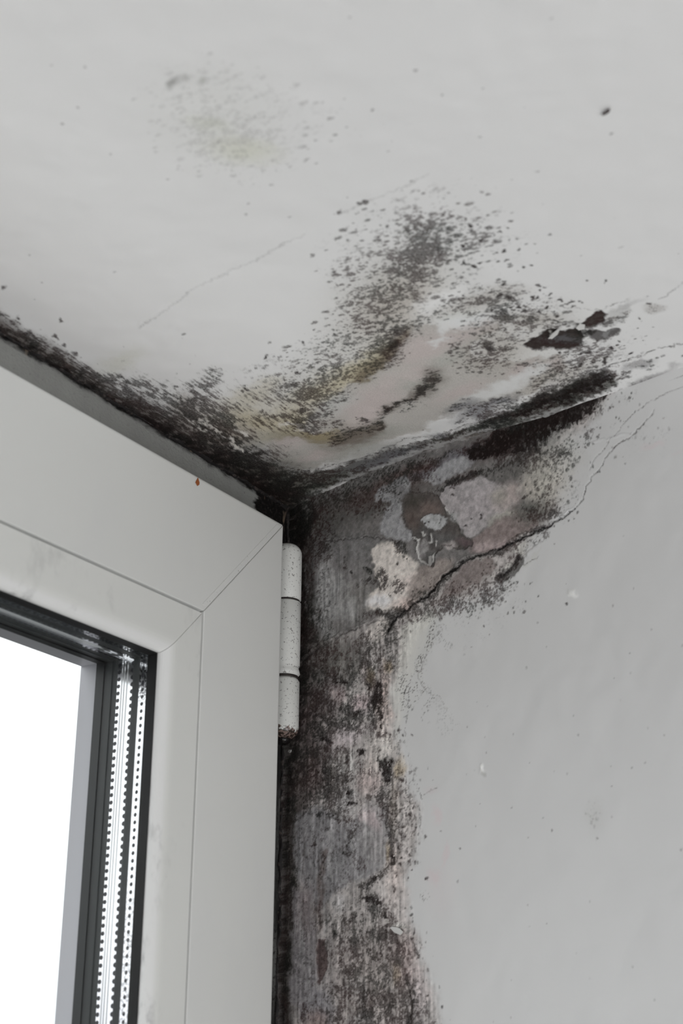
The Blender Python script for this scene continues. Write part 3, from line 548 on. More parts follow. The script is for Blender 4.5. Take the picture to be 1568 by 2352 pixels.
    # ---- mould on the lower wall
    for e in [(865, 1609, 11, 26, 0, .97), (868, 1604, 24, 34, 0, .55), (809, 1637, 18, 12, 10, .9), (795, 1632, 34, 12, 0, .6), (844, 1574, 9, 14, 0, .8), (837, 1520, 16, 50, 0, .5), (783, 1566, 26, 10, 5, .65), (790, 1540, 34, 34, 0, .3), (770, 1650, 40, 40, 0, .4), (800, 1665, 60, 14, 0, .45), (747, 1695, 8, 8, 0, .9), (757, 1702, 5, 6, 0, .7),
              (829, 1728, 9, 7, 0, .9), (775, 1719, 14, 9, 0, .65), (800, 1737, 10, 12, 0, .6), (885, 1768, 13, 24, 0, .95), (873, 1752, 6, 16, -15, .9), (895, 1752, 9, 4, 0, .8), (893, 1785, 8, 10, 0, .8), (850, 1770, 14, 10, 0, .35), (740, 1770, 30, 60, 0, .35), (755, 1800, 16, 34, 0, .55), (790, 1790, 26, 12, -10, .6), (763, 1830, 14, 34, 10, .6), (780, 1785, 34, 34, 0, .3),
              (801, 1821, 9, 9, 0, .8), (807, 1845, 12, 6, 0, .85), (791, 1872, 16, 10, 0, .55), (765, 1870, 10, 8, 0, .6), (731, 1872, 7, 5, 0, .85), (753, 1909, 6, 8, 0, .7), (812, 1898, 12, 16, 0, .4), (808, 1930, 6, 40, 5, .3), (812, 1985, 18, 22, 0, .2), (719, 1936, 6, 3, 0, .9), (792, 1960, 6, 3, 0, .7), (710, 2014, 4, 4, 0, .8), (671, 2035, 8, 12, 0, .8),
              (860, 1830, 40, 8, -10, .4), (883, 1835, 14, 22, 0, .6), (905, 1800, 40, 60, 0, .22), (900, 1900, 14, 70, 0, .5), (930, 1880, 26, 60, 0, .25), (940, 1950, 30, 50, 0, .2), (850, 2068, 22, 12, 10, .95), (868, 2090, 20, 14, 0, .6), (880, 2120, 12, 26, 0, .55), (860, 2020, 16, 10, -40, .7), (838, 2036, 22, 8, -15, .65), (830, 2105, 26, 10, -10, .5), (800, 2110, 46, 12, -8, .35),
              (783, 2163, 12, 10, 0, .65), (765, 2140, 4, 7, 0, .95), (842, 2145, 12, 8, 0, .6), (816, 2170, 14, 34, 0, .45), (786, 2203, 8, 14, 0, .6), (814, 2228, 20, 14, 0, .5), (842, 2310, 24, 34, 0, .55), (808, 2310, 16, 30, 0, .3), (896, 2300, 22, 30, 20, .55), (870, 2210, 10, 60, 0, .35), (910, 2170, 40, 30, 0, .35), (880, 2150, 60, 40, 0, .25), (860, 2340, 60, 20, 0, .4),
              (870, 2250, 90, 110, 0, .2), (925, 2250, 18, 16, 0, .35), (950, 2300, 30, 60, 0, .2), (965, 2190, 8, 12, 0, .5), (780, 2260, 14, 30, 0, .35), (702, 2325, 8, 16, 0, .75), (750, 2320, 12, 8, 0, .6), (775, 2330, 8, 16, 0, .5), (660, 2230, 5, 60, 0, .6), (664, 2100, 4, 80, 0, .5), (940, 2380, 60, 60, 0, .35), (820, 2420, 100, 60, 0, .35),
              (895, 1690, 20, 60, 0, .18), (910, 1740, 26, 40, 0, .14), (940, 1780, 20, 34, 0, .1), (925, 2040, 30, 60, 0, .1), (880, 1490, 50, 50, 0, .25), (905, 1440, 40, 34, -40, .3), (930, 1420, 60, 20, -30, .25), (870, 1530, 30, 30, 0, .3), (985, 2360, 20, 40, 0, .14), (870, 1480, 26, 8, -20, .5)]:
        S.dens(E(*e[:5], .9), e[5])
    S.dens(P([(690, 1480), (850, 1450), (900, 1500), (890, 1620), (880, 1760), (915, 1850), (915, 1990), (900, 2100), (950, 2180), (970, 2300), (980, 2900), (560, 2900), (560, 1480)], 24), .22)
    S.dens(P([(640, 1150), (760, 1150), (770, 1500), (760, 1820), (690, 1880), (640, 1880)], 24), .3)
    T(P([(690, 1480), (770, 1480), (755, 1600), (740, 1800), (690, 1860), (660, 1860)], 24), (84, 78, 76), .5)
    S.dens(E(760, 1560, 70, 80, 0, .9), .3); S.dens(E(760, 1780, 60, 70, 0, .9), .25); S.dens(E(800, 1650, 60, 40, 0, .9), .25); S.clear(E(860, 1915, 26, 60, 0, .7), .6); S.clear(E(790, 1692, 26, 12, -20, .7), .5)
    S.dens(E(830, 2150, 70, 50, 0, .9), .2); S.dens(E(830, 2310, 70, 60, 0, .9), .35); S.dens(E(905, 2230, 40, 100, 0, .9), .2); T(E(850, 2250, 90, 110, 0, .8), (128, 118, 114), .45)
    S.dens(K([(845, 1620, 5), (858, 1650, 6), (866, 1668, 5), (874, 1690, 4)], .9), .75); S.dens(K([(868, 1715, 3), (866, 1740, 4), (870, 1760, 4)], .9), .8)
    S.dens(K([(876, 1835, 7), (884, 1870, 8), (895, 1920, 8), (904, 1975, 8), (888, 1997, 7), (862, 2018, 9), (835, 2036, 7)], .9), .55)
    S.dens(K([(942, 2272, 4), (945, 2300, 5), (944, 2330, 6), (946, 2360, 6)], .8), .95); S.dens(K([(932, 2240, 3), (930, 2258, 4)], .8), .85)
    S.dens(K([(740, 1960, 5), (745, 2010, 5), (738, 2060, 4), (735, 2130, 4)], .9), .35)
    for e in [(865, 1611, 9, 18), (868, 1600, 6, 26), (811, 1639, 9, 5), (885, 1764, 9, 14), (893, 1752, 9, 3), (887, 1785, 5, 9), (851, 2066, 12, 6), (863, 2076, 8, 5), (801, 1821, 4, 4), (807, 1845, 8, 3), (747, 1695, 5, 4), (829, 1728, 5, 4), (876, 1655, 3, 14), (880, 1122, .1, .1), (882, 2104, 3, 6), (845, 1575, 4, 6), (783, 1566, 10, 3), (903, 1975, 4, 9), (862, 2018, 8, 4)]:
        S.core(E(e[0], e[1], e[2] * 1.7, e[3] * 1.4, 0, .6, 0))
    S.inkd(K([(942, 2275, 3), (946, 2305, 4), (944, 2330, 4), (946, 2356, 4)], .6, 0), .95, (22, 15, 12))
    for e in [(700, 1600, 3, 60), (712, 1500, 2, 50), (738, 1420, 2, 40), (690, 1400, 3, 50), (725, 1800, 3, 40), (745, 1720, 2, 40), (700, 1960, 2, 60), (724, 2140, 2, 60)]: T(E(*e, 1, .8), (66, 60, 58), .6)
    for e in [(705, 1350, 3, 40), (760, 1300, 3, 24), (735, 1330, 3, 30), (772, 1360, 3, 24), (748, 1395, 3, 30), (760, 1930, 4, 60), (812, 1940, 4, 60), (840, 1930, 4, 60), (690, 2150, 4, 60), (706, 2230, 4, 60), (750, 2110, 3, 40)]: T(E(*e, 1, .8), (156, 155, 155), .5)
    # ---- mould on the upper wall
    S.core(K([(1080, 1050, 10), (1150, 1020, 20), (1220, 988, 28), (1290, 956, 28), (1345, 922, 28), (1395, 886, 18)], .5), lo=.22)
    S.core(K([(1180, 1040, 7), (1215, 1022, 10), (1250, 995, 12)], .7), lo=0); S.core(E(1297, 982, 9, 6, -20, .6), lo=.4)
    S.dens(K([(1080, 1045, 14), (1150, 1010, 20), (1220, 975, 26), (1290, 950, 26), (1350, 915, 28), (1400, 878, 14)], .8), .93)
    T(K([(1080, 1045, 14), (1150, 1010, 20), (1220, 975, 24), (1290, 950, 22), (1350, 915, 22)], .8), (60, 54, 52), .8)
    S.dens(K([(1150, 1040, 16), (1210, 1020, 22), (1260, 985, 20)], .9), .75); S.dens(E(1298, 982, 14, 8, -20, .8), .9); S.dens(E(1225, 1035, 16, 10, -20, .8), .7); S.dens(E(1295, 1038, 12, 7, -10, .8), .75)
    for e in [(1290, 1030, 60, 30, -25, .22), (1260, 1080, 50, 50, 0, .18), (1300, 1130, 40, 50, 0, .12), (1350, 1000, 70, 14, -30, .2), (1400, 930, 60, 14, -25, .25), (1270, 1180, 40, 24, 0, .2), (1240, 1150, 34, 40, 0, .3), (1330, 1060, 50, 60, 0, .07), (1200, 1060, 60, 20, -18, .5), (1100, 1090, 80, 10, -18, .6), (1040, 1108, 40, 10, -20, .6),
              (960, 1100, 40, 14, -20, .5), (880, 1170, 20, 20, 0, .4), (820, 1165, 50, 24, 0, .3), (950, 1070, 60, 12, -18, .35), (1080, 1030, 60, 8, -16, .5)]:
        S.dens(E(*e[:5], .9), e[5])
    S.dens(E(1269, 1178, 9, 11, 0, .5), .7)
    S.dens(K([(1010, 1120, 4), (1060, 1100, 6), (1100, 1085, 7)], .8), .6); S.clear(P(isl, 8), .8); S.clear(P(pt, 4), .75)
    for e in [(876, 1334, 14, 24, 0, .85), (850, 1336, 12, 12, 0, .7), (912, 1347, 19, 20, 0, .62), (795, 1290, 9, 12, 0, .5), (840, 1308, 9, 6, 0, .6), (848, 1312, 6, 9, 0, .5), (811, 1306, 4, 5, 0, .7), (920, 1262, 14, 14, 0, .55), (910, 1250, 14, 8, 0, .5), (926, 1275, 10, 12, 0, .4), (825, 1345, 6, 6, 0, .5), (900, 1368, 8, 5, 0, .6), (930, 1408, 12, 8, -30, .5)]:
        S.dens(E(*e[:5], .45), e[5])
    S.dens(K([(925, 1398, 10), (900, 1415, 9), (870, 1412, 7), (830, 1420, 8), (810, 1425, 8)], .9), .55); S.dens(K([(902, 1425, 5), (890, 1450, 5), (876, 1470, 7), (862, 1475, 5)], .8), .7)
    for k, v in [([(900, 1436, 7), (950, 1390, 7), (990, 1365, 6), (1020, 1328, 6), (1050, 1300, 6), (1090, 1282, 6), (1150, 1268, 8), (1200, 1240, 10), (1235, 1222, 9), (1262, 1208, 5)], .72), ([(920, 1412, 16), (990, 1395, 22), (1060, 1385, 22), (1120, 1370, 20), (1170, 1340, 14)], .42),
                 ([(1000, 1390, 16), (1060, 1380, 14)], .5), ([(1000, 1430, 16), (1000, 1460, 16)], .12), ([(1110, 1350, 14), (1120, 1375, 16)], .5), ([(1130, 1310, 16), (1170, 1290, 14), (1220, 1250, 14), (1260, 1225, 8)], .35), ([(1100, 1400, 40), (1180, 1380, 34)], .1), ([(1010, 1340, 16), (1040, 1350, 20), (1090, 1350, 14)], .35)]:
        S.dens(K(k, .8), v)
    T(P([(1045, 1312), (1070, 1290), (1128, 1278), (1138, 1300), (1128, 1320), (1100, 1340), (1050, 1365), (1005, 1375), (1020, 1345)], 5), (108, 100, 98), .9); S.clear(E(1095, 1310, 34, 20, -20, .7), .6)
    for e in [(960, 1430, 40, 12, -30), (1170, 1300, 24, 8, -30), (1200, 1260, 20, 8, -30), (940, 1480, 14, 34, 20)]: T(E(*e, .7), (184, 183, 178), .6)
    hole = [(1137, 1328), (1148, 1318), (1165, 1305), (1180, 1290), (1187, 1275), (1197, 1272), (1204, 1282), (1203, 1295), (1190, 1310), (1172, 1330), (1155, 1340), (1142, 1340)]
    m = P(hole, 2, 0); T(m, (96, 95, 94), .95); S.lift(m, .3); S.dens(K([(1142, 1332, 7), (1165, 1312, 7), (1182, 1292, 4), (1195, 1278, 6)], .6), .95); S.crack(hole[:6], 1.6, .8, 0)
    S.crack([(1137, 1338), (1120, 1340), (1105, 1348), (1100, 1360)], 2.2, .7, .1)
    T(P([(1200, 1300), (1235, 1270), (1250, 1255), (1230, 1285), (1205, 1310)], 3), (168, 168, 166), .8); S.crack([(1170, 1320, .1), (1205, 1295, 1), (1222, 1288, 1), (1240, 1275, .8)], 1, .6, .1); S.crack([(1205, 1270), (1225, 1252), (1250, 1240), (1262, 1222)], 1, .6, .15)
    # vertical drips of pinpoints under the crack and the flaking scribble
    S.dens(P([(985, 1400), (1200, 1350), (1240, 1390), (1180, 1440), (1080, 1500), (1000, 1500)], 20), .06)
    scr = [[(1000, 1400, 10), (985, 1476, 12), (972, 1500, 10), (960, 1550, 10)], [(921, 1555, 10), (940, 1580, 26), (935, 1620, 14), (931, 1645, 6)], [(959, 1566, 10), (985, 1600, 12)], [(978, 1625, 10), (974, 1650, 8)], [(1000, 1440, 14), (1025, 1480, 14)], [(1005, 1610, 10), (1030, 1670, 18)]]
    for k, v in zip(scr, (1, 1, .8, .7, .5, .3)): S.scrib(K(k, .5), v)
    T(K(scr[0], .8), (168, 168, 166), .6); T(K(scr[1], .8), (170, 170, 168), .4)
    S.crack([(985, 1478), (980, 1500), (972, 1522), (958, 1556), (977, 1589), (1008, 1601), (1018, 1619)], .9, .5, .1)
    S.crack([(936, 1635), (931, 1660), (931, 1690)], 1, .55, .1)
    # ---- cracks
    S.crack([(1320, 1168, 1.2), (1302, 1182, 1.6), (1286, 1192, 1.8), (1267, 1203, 2.2), (1248, 1217, 2.4), (1216, 1230, 3), (1184, 1243, 2.6), (1149, 1262, 2.6), (1128, 1271, 2), (1087, 1279, 2.2), (1066, 1285, 2.2), (1045, 1305, 3), (1018, 1324, 2.8), (1004, 1342, 3), (983, 1367, 3), (953, 1385, 2.4), (927, 1404, 2.8), (903, 1428, 3.6), (890, 1451, 2.4)], 2.4, .96, .5, (14, 12, 12), lip=-.25)
    S.inkd(K([(1262, 1206, 1.2), (1216, 1230, 2.6), (1184, 1243, 2.0), (1149, 1262, 2.0), (1087, 1279, 1.6), (1045, 1305, 2.6), (1018, 1324, 2.4), (983, 1367, 2.6), (953, 1385, 2.0), (927, 1404, 2.4), (903, 1428, 3.2), (890, 1451, 2.0)], .5, 0), .98, (12, 10, 10))
    S.crack([(903, 1425, 1.4), (885, 1423), (862, 1425), (837, 1437), (809, 1446), (783, 1457), (763, 1471), (745, 1479), (727, 1489), (709, 1505), (694, 1517)], 1.8, .6, .4, (50, 48, 48), lip=-.3)
    S.crack([(715, 1246), (760, 1243), (792, 1239), (812, 1238), (840, 1234), (872, 1236), (902, 1240), (915, 1247)], 1.2, .75, .25, lip=-.25)
    S.crack([(1028, 1276), (1036, 1292), (1045, 1305)], 1.3, .7, .2)
    S.crack([(1640, 830), (1568, 877), (1547, 892), (1516, 909), (1488, 925), (1460, 944), (1432, 968), (1422, 987), (1410, 1003), (1394, 1012), (1391, 1028), (1369, 1053), (1355, 1080, .6)], 1.0, .6, .15)
    S.crack([(1500, 940, .6), (1497, 947), (1472, 981), (1450, 1000), (1422, 1020), (1407, 1031), (1391, 1053), (1376, 1081), (1357, 1096), (1348, 1118), (1338, 1146), (1329, 1160), (1302, 1182)], 1.3, .75, .2)
    S.lift(K([(1350, 1022, 1.5), (1410, 1003, 2), (1450, 995, 1.5)], .6, 0), -.2)
    S.crack([(1376, 1081), (1362, 1090), (1352, 1104)], 1, .5, .1); S.crack([(1175, 1080), (1176, 1092)], 1.4, .6, .1)
    S.crack([(1007, 1140, 1.4), (1016, 1120, 1.4), (1050, 1106, 1.4), (1085, 1096, 1.4)], 1.4, .6, .2)
    S.crack([(901, 2131, 1.4), (915, 2133), (925, 2140), (932, 2144)], 1.4, .8, .2); S.crack([(917, 2120), (916, 2132)], 1, .7, .2); S.crack([(950, 2160, 1.5), (955, 2175, 2), (961, 2195, 2.4)], 2, .85, .2); S.scrib(E(965, 2178, 9, 16, 0, .4), .9)
    S.crack([(1005, 1808, .8), (985, 1815), (972, 1828)], 1.1, .5, .1); S.crack([(958, 1815), (968, 1830), (970, 1838)], 1.2, .5, .1); S.crack([(963, 1870), (967, 1900)], .9, .5, .1); S.scrib(E(972, 2060, 10, 12, -30, .5), .7)
    S.crack([(1345, 1862, .8), (1375, 1866, .8)], .8, .0, .0)
    # ---- specks
    q = lambda cx, cy, r, a=.8: (620 + cx / 3.92, 1740 + cy / 3.92, r, a, 0)
    S.spots([q(1170, 490, 4), q(1235, 510, 5, .5), q(1235, 570, 3.4), q(1190, 640, 4), q(1295, 650, 4), q(1180, 700, 3.6), q(1180, 820, 3), q(1190, 905, 4), q(1260, 920, 4), q(1265, 860, 4), q(1400, 715, 4, 1), q(1270, 1060, 3, .4), q(1415, 1100, 3), q(1235, 355, 2.4), q(1225, 403, 2.4), q(1280, 520, 3), q(1205, 365, 2), q(1310, 930, 3, .5), q(1300, 990, 3), q(1185, 965, 3), q(1120, 1080, 3), q(1080, 1190, 5, 1.2),
             q(1140, 170, 4), q(1180, 200, 4), q(1100, 190, 3), q(1255, 440, 3), q(1205, 705, 3), q(1540, 665, 2, 2)], (38, 28, 28), .85)
    q = lambda cx, cy, r, a=.8: (620 + cx / 3.92, 1400 + cy / 3.92, r, a, 0)
    S.spots([q(1030, 1115, 4), q(1070, 1150, 4), q(1045, 1175, 3), q(1280, 1132, 2.6), q(1180, 1530, 4), q(1210, 1140, 3), q(1165, 1100, 5, .7), q(990, 470, 4, 2), q(840, 405, 3), q(1000, 330, 0.1)], (38, 28, 28), .85)
    q = lambda cx, cy, r, a=.8: (620 + cx / 3.92, 2040 + cy / 3.92, r, a, 0)
    S.spots([q(1090, 35, 5), q(1278, 255, 4), q(1295, 290, 2.4), q(1095, 235, 4, .6), q(1320, 1120, 6, 1), q(1545, 1090, 3), q(1375, 835, 2.6), q(1365, 640, 2), q(880, 565, 5, 1.4), q(1300, 380, 3), q(1280, 430, 3.4), q(625, 745, 4), q(1070, 530, 4, .5), q(1370, 1080, 2.4), q(1410, 970, 2.6), q(1350, 955, 2.4)], (36, 27, 26), .85)
    q = lambda cx, cy, r, a=1: (900 + cx / 3.733, 1080 + cy / 3.733, r, a, 0)
    S.spots([q(42, 805, 4, .6), q(1495, 1142, 3.4, .7), q(520, 145, 3, 1.4), q(522, 213, 4, 1.4), q(408, 392, 3), q(320, 440, 2.4), q(290, 468, 3), q(408, 420, 2), q(630, 470, 4), q(700, 412, 3), q(785, 385, 4), q(1145, 243, 4), q(1250, 1090, 2), q(1190, 960, 2), q(1060, 950, 3), q(1300, 160, 2.4), q(1345, 215, 2), q(20, 1065, 5)], (34, 26, 26), .85)
    S.spots([(1338, 1022, 2.5, 1), (1353, 1021, 3, 1), (1051, 1946, 2.2, 1), (977, 2330, 3, 1), (1300, 1386, 3, .7), (1110, 1405, 1.5, 1)], (60, 50, 50), .8)
    # pale pink ghosts and smears on the clean wall
    for e in [(1003, 1870, 8, 22, 0, .5), (1018, 1960, 6, 30, 5, .5), (998, 2020, 14, 16, 0, .5), (1495, 1020, 26, 7, -20, .4), (1560, 1040, 20, 6, -20, .35), (1010, 2050, 30, 60, 0, .15), (990, 1810, 14, 8, 0, .3)]:
        T(E(*e[:5], .7), (176, 164, 166), e[5])
    T(E(1368, 1870, 20, 40, 0, .7), (164, 164, 162), .35); S.alpha(E(1368, 1870, 30, 60, 0, .4), .3); S.dens(E(1368, 1875, 16, 38, 0, .8), .25)
    S.alpha(E(1500, 1000, 120, 60, -20, .5), .35); S.dens(E(1500, 1000, 80, 40, -20, .9), .12)
    T(E(1318, 1358, 9, 9, 0, .6), (196, 196, 194), .7); S.lift(E(1318, 1358, 8, 8, 0, .6), -.3); T(E(1102, 1762, 5, 6, 0, .6), (200, 200, 198), .8); T(E(1103, 1770, 4, 6, 0, .6), (150, 150, 148), .8); S.lift(E(1102, 1764, 5, 7, 0, .6), -.3)
    S.streak(P([(560, 1260), (800, 1260), (860, 1330), (850, 1420), (1000, 1420), (1100, 1500), (1100, 2900), (560, 2900)], 40), 1)
    zf = fbm(S.U / .85, S.V / .8, 401, 3, .8); zm = fbm(S.U / 3.4, S.V / 3.0, 411, 2)
    zs = sfbm(S.U / .9, S.V / 4.0, 421, 2)
    z = (.85 * zf + .42 * zm); z2 = .45 * zs + .7 * zf + .35 * zm
    z = (z * (1 - S.st) + z2 * S.st)
    # scraped streaks in the bare plaster
    i = np.nonzero(S.st > .01)[0]
    zone_m = np.zeros(S.n, np.float32); j, mm = P(zone, 20); zone_m[j] = mm
    k = (S.st * zone_m)[:, None] * .22
    S.base *= (1 + k * np.clip(sfbm(S.U / 1.1, S.V / 14.0, 431, 3), -2, 2)[:, None])
    S.base *= (1 + .16 * zone_m[:, None] * np.clip(fbm(S.U / 1.3, S.V / 1.3, 441, 3), -2, 2)[:, None])
    S.finish(cdf(z / .9), 'w')
    S.h += (.12 * fbm(S.U / 16, S.V / 16, 501, 3)).astype(np.float32)

# ================================================================ plaster: ceiling and right wall as fine relief meshes
NC = np.array([.0163, 0, 1.])                   # the ceiling rises slightly towards the left
def level_dir(px):
    lo, hi = -3000., 9000.
    for _ in range(60):
        m = (lo + hi) / 2
        if ray(px, m)[2] > 0: lo = m
        else: hi = m
    r = ray(px, lo); r[2] = 0; return r / np.linalg.norm(r)
WD = -level_dir(-3125.); WN = np.array([-WD[1], WD[0], 0.])       # right wall: runs along WD, faces -WN
def rays(X, Y):
    return R @ (np.stack([X.ravel() - CX, -(Y.ravel() - CY), np.full(X.size, -F)]) / F)
def set_attr(me, name, rgba):
    a = me.attributes.new(name, 'FLOAT_COLOR', 'POINT'); a.data.foreach_set('color', np.ascontiguousarray(rgba, np.float32).ravel())
def surface_object(name, pts, nr, nc, S, extra_v, extra_f, mat, flip):
    nv = pts.shape[1]; V = np.concatenate([pts.T, np.array(extra_v)]) - P0
    Fc = np.concatenate([grid_faces(nr, nc, flip), np.array(extra_f) + nv])
    me = mesh_np(name, V, Fc)
    rel = np.abs(S.base - 1).max(1)
    dirt = np.clip(rel * 2.2 + S.cov, 0, 1)
    m = len(extra_v)
    set_attr(me, 'stain', np.concatenate([np.concatenate([S.base, dirt[:, None]], 1), np.tile([1, 1, 1, 0], (m, 1))]))
    set_attr(me, 'growth', np.concatenate([np.concatenate([S.mould, S.cov[:, None]], 1), np.zeros((m, 4))]))
    o = obj(name, me, mat); o.location = P0; o['kind'] = 'structure'; return o
ROOM_L, ROOM_B = -2.6, -3.0
def bulge(p):                                   # hollow of the ceiling beside the right wall
    d = p - P0[:, None]; s = WD @ d; w = -(WN @ d)
    return .0032 * np.sin(np.pi * np.clip(s / .125, 0, 1)) ** 1.0 * np.exp(-(np.clip(w, 0, 1) / .03) ** 2)
def soften(s, w):                               # the plaster rounds over into a small cove further from the window
    return .0026 * np.clip((s - .07) / .08, 0, 1) * np.clip(1 - w / .022, 0, 1) ** 2
# --- ceiling
cols = np.concatenate([np.arange(-600, -20, 20), np.arange(-20, 1590, 2.2), np.arange(1590, 2200, 20)])
n = len(cols); lo = np.full(n, -900.); hi = np.full(n, 1400.)
for _ in range(40):
    m = (lo + hi) / 2; rr = rays(cols, m); t = (NC @ (P0 - CAM)) / (NC @ rr); p = CAM[:, None] + t * rr; d = p - P0[:, None]
    ins = (t > 0) & (t < 50) & (d[1] < .003) & (WN @ d < .002)
    lo = np.where(ins, m, lo); hi = np.where(ins, hi, m)
bot = lo
rows = np.concatenate([np.linspace(0, .4, 30)[:-1], np.linspace(.4, 1, 560)])
X = np.tile(cols, (len(rows), 1)); Y = -900 + (bot[None] + 900) * rows[:, None]
# rows follow the frame: the top of the picture sits near 0.44 of every column
rr = rays(X, Y); t = (NC @ (P0 - CAM)) / (NC @ rr); pts = CAM[:, None] + t * rr
d = pts - P0[:, None]; pts[2] += bulge(pts) - soften(WD @ d, np.clip(-(WN @ d), 0, 9))
PX, PY = proja(pts)
SCl = Surf(PX, PY, pts[0] * 1000, pts[1] * 1000, 195); paint_ceiling(SCl)
SCl.h += np.where(PX < 660, 0, 0)
edge = np.minimum.reduce([np.clip((X.ravel() + 600) / 560, 0, 1), np.clip((2180 - X.ravel()) / 580, 0, 1), np.clip((Y.ravel() + 900) / 800, 0, 1)])
pts[2] += SCl.h / 1000 * edge + .004 * (1 - edge)
z6 = lambda x: 2.504 + .0163 * -x
ev = [(ROOM_L - .05, ROOM_B - .05, z6(ROOM_L)), (.1, ROOM_B - .05, z6(0)), (.1, .05, z6(0)), (ROOM_L - .05, .05, z6(ROOM_L))]
ceiling = surface_object('ceiling', pts, len(rows), n, SCl, ev, [[0, 1, 2, 3]], M_ceil, False)
# --- right wall
pw = lambda px: WD @ (hit(px, 1700, P0, WN) - P0)
ss = np.concatenate([[-.003, -.001], [pw(x) for x in np.arange(664, 1600, 2.2)], np.linspace(pw(1602), .55, 30)])
zz = np.concatenate([np.arange(.008, -.262, -.00036), np.linspace(-.264, -.6, 40)])
Sg, Zg = np.meshgrid(ss, zz)
pts = P0[:, None] + WD[:, None] * Sg.ravel() + np.array([[0], [0], [1.]]) * Zg.ravel()
pts -= WN[:, None] * soften(Sg.ravel(), np.clip(-Zg.ravel(), 0, 9))
PX, PY = proja(pts)
SWl = Surf(PX, PY, Sg * 1000, Zg * 1000, 172); paint_wall(SWl)
edge = np.minimum(np.clip((.54 - Sg.ravel()) / .2, 0, 1), np.clip((Zg.ravel() + .6) / .2, 0, 1))
pts += WN[:, None] * (SWl.h / 1000 * edge + .003 * (1 - edge))
far = 3.1; q = P0 + WN * .003; a = q - WD * .01; b = q + WD * far
ev = [(a[0], a[1], 0), (b[0], b[1], 0), (b[0], b[1], 2.52), (a[0], a[1], 2.52)]
wall_right = surface_object('wall_right', pts, len(zz), len(ss), SWl, ev, [[0, 1, 2, 3]], M_wall, True)

# --- rest of the room
def slab(name, a, b, mat):
    bm = bmesh.new(); box(bm, a, b); o = bm_obj(name, bm, mat); o['kind'] = 'structure'; return o
M_floor = plain('oak_floor', (.42, .36, .29), .5)
slab('floor', (ROOM_L - .1, ROOM_B - .1, -.05), (.3, .3, 0), M_floor)
slab('wall_left', (ROOM_L - .1, ROOM_B, 0), (ROOM_L, .3, 2.56), M_paint)
slab('wall_back', (ROOM_L - .1, ROOM_B - .1, 0), (.3, ROOM_B, 2.56), M_paint)
WX0, WZ0 = -.745, 2.5 - 1.09
bm = bmesh.new()
box(bm, (ROOM_L, -.012, 0), (WX0, .03, 2.6)); box(bm, (WX0, -.012, 0), (.0, .03, WZ0)); box(bm, (WX0, .0305, 2.509), (.1, .05, 2.6)); box(bm, (.006, .003, 0), (.12, .03, 2.6))
o = bm_obj('wall_window', bm, M_paint); o['kind'] = 'structure'

# ================================================================ window_1: fixed frame
L0 = P0                                          # local origin of the joinery: the plaster corner
def ring(profile, x0, x1, z0, z1, sides, gap=0.0):
    """mitred members of a rectangular frame; profile is a closed list of (d inward, y)"""
    res = []
    for sd in sides:
        bm = bmesh.new(); A = []; B = []
        for d, y in profile:
            g = gap
            if sd == 'top': a, b = (x0 + d + g, y, z1 - d), (x1 - d - g, y, z1 - d)
            if sd == 'bottom': a, b = (x0 + d + g, y, z0 + d), (x1 - d - g, y, z0 + d)
            if sd == 'right': a, b = (x1 - d, y, z0 + d + g), (x1 - d, y, z1 - d - g)
            if sd == 'left': a, b = (x0 + d, y, z0 + d + g), (x0 + d, y, z1 - d - g)
            A.append(bm.verts.new(a)); B.append(bm.verts.new(b))
        k = len(profile)
        for i in range(k): bm.faces.new((A[i], A[(i + 1) % k], B[(i + 1) % k], B[i]))
        bm.faces.new(A); bm.faces.new(B[::-1])
        res.append(bm)
    return res
win = empty('window_1', L0); win['kind'] = 'structure'
k = N('stained_fixed_frame_plastic'); v = k.n('ShaderNodeTexCoord').outputs['Object']
sx = k.n('ShaderNodeSeparateXYZ'); k.t.links.new(v, sx.inputs[0])
n1 = k.noise(v, 260, 4, .7, (.35, 1, 1)); n2 = k.noise(v, 700, 3, .7); n3 = k.noise(v, 120, 3, .6, (1, 1, .2))
zc = k.math('SUBTRACT', k.math('MULTIPLY', sx.outputs[0], -.0163), sx.outputs[2])       # distance below the ceiling line
m1 = k.ramp(k.math('ADD', k.math('MULTIPLY', k.math('SUBTRACT', n1, .5), .006), k.math('SUBTRACT', .0014, zc)), -.0012, .0012)
xc = k.math('MULTIPLY', sx.outputs[0], -1.0)
m2 = k.ramp(k.math('ADD', k.math('MULTIPLY', k.math('SUBTRACT', n1, .5), .016), k.math('SUBTRACT', .0225, xc)), -.001, .002)
strip = k.ramp(zc, .016, .026)                   # lower down the stile is grey with dirt rather than black
col = k.mix(k.ramp(n3, .35, .7), (.36, .365, .345), (.33, .33, .315))
col = k.mix(k.math('MULTIPLY', k.ramp(n2, .60, .72), .5), col, (.10, .085, .08))
dark = k.mix(k.ramp(n2, .5, .68), (.006, .005, .005), (.05, .042, .038))
dark = k.mix(k.math('MULTIPLY', k.ramp(k.noise(v, 150, 2), .64, .70), .7), dark, (.20, .15, .11))
grey = k.mix(k.ramp(n3, .40, .62), (.018, .018, .017), (.125, .125, .118))
grey = k.mix(k.ramp(n2, .52, .60), grey, (.020, .018, .017))
dk = k.mix(strip, dark, grey)
c = k.mix(k.math('MAXIMUM', m1, m2), col, dk)
k.bump(n2, .5, .0006)
M_fixed = k.set(Base_Color=c, Roughness=.5)
fp = [(-.03, 0), (.050, 0), (.050, .008), (.034, .008), (.034, .030), (-.03, .030)]
for bm, nm in zip(ring(fp, WX0, 0, -1.09, .0, ('top', 'right', 'bottom', 'left')), ('frame_head', 'frame_jamb', 'frame_sill', 'frame_jamb')):
    bm_obj(nm, bm, M_fixed, win)

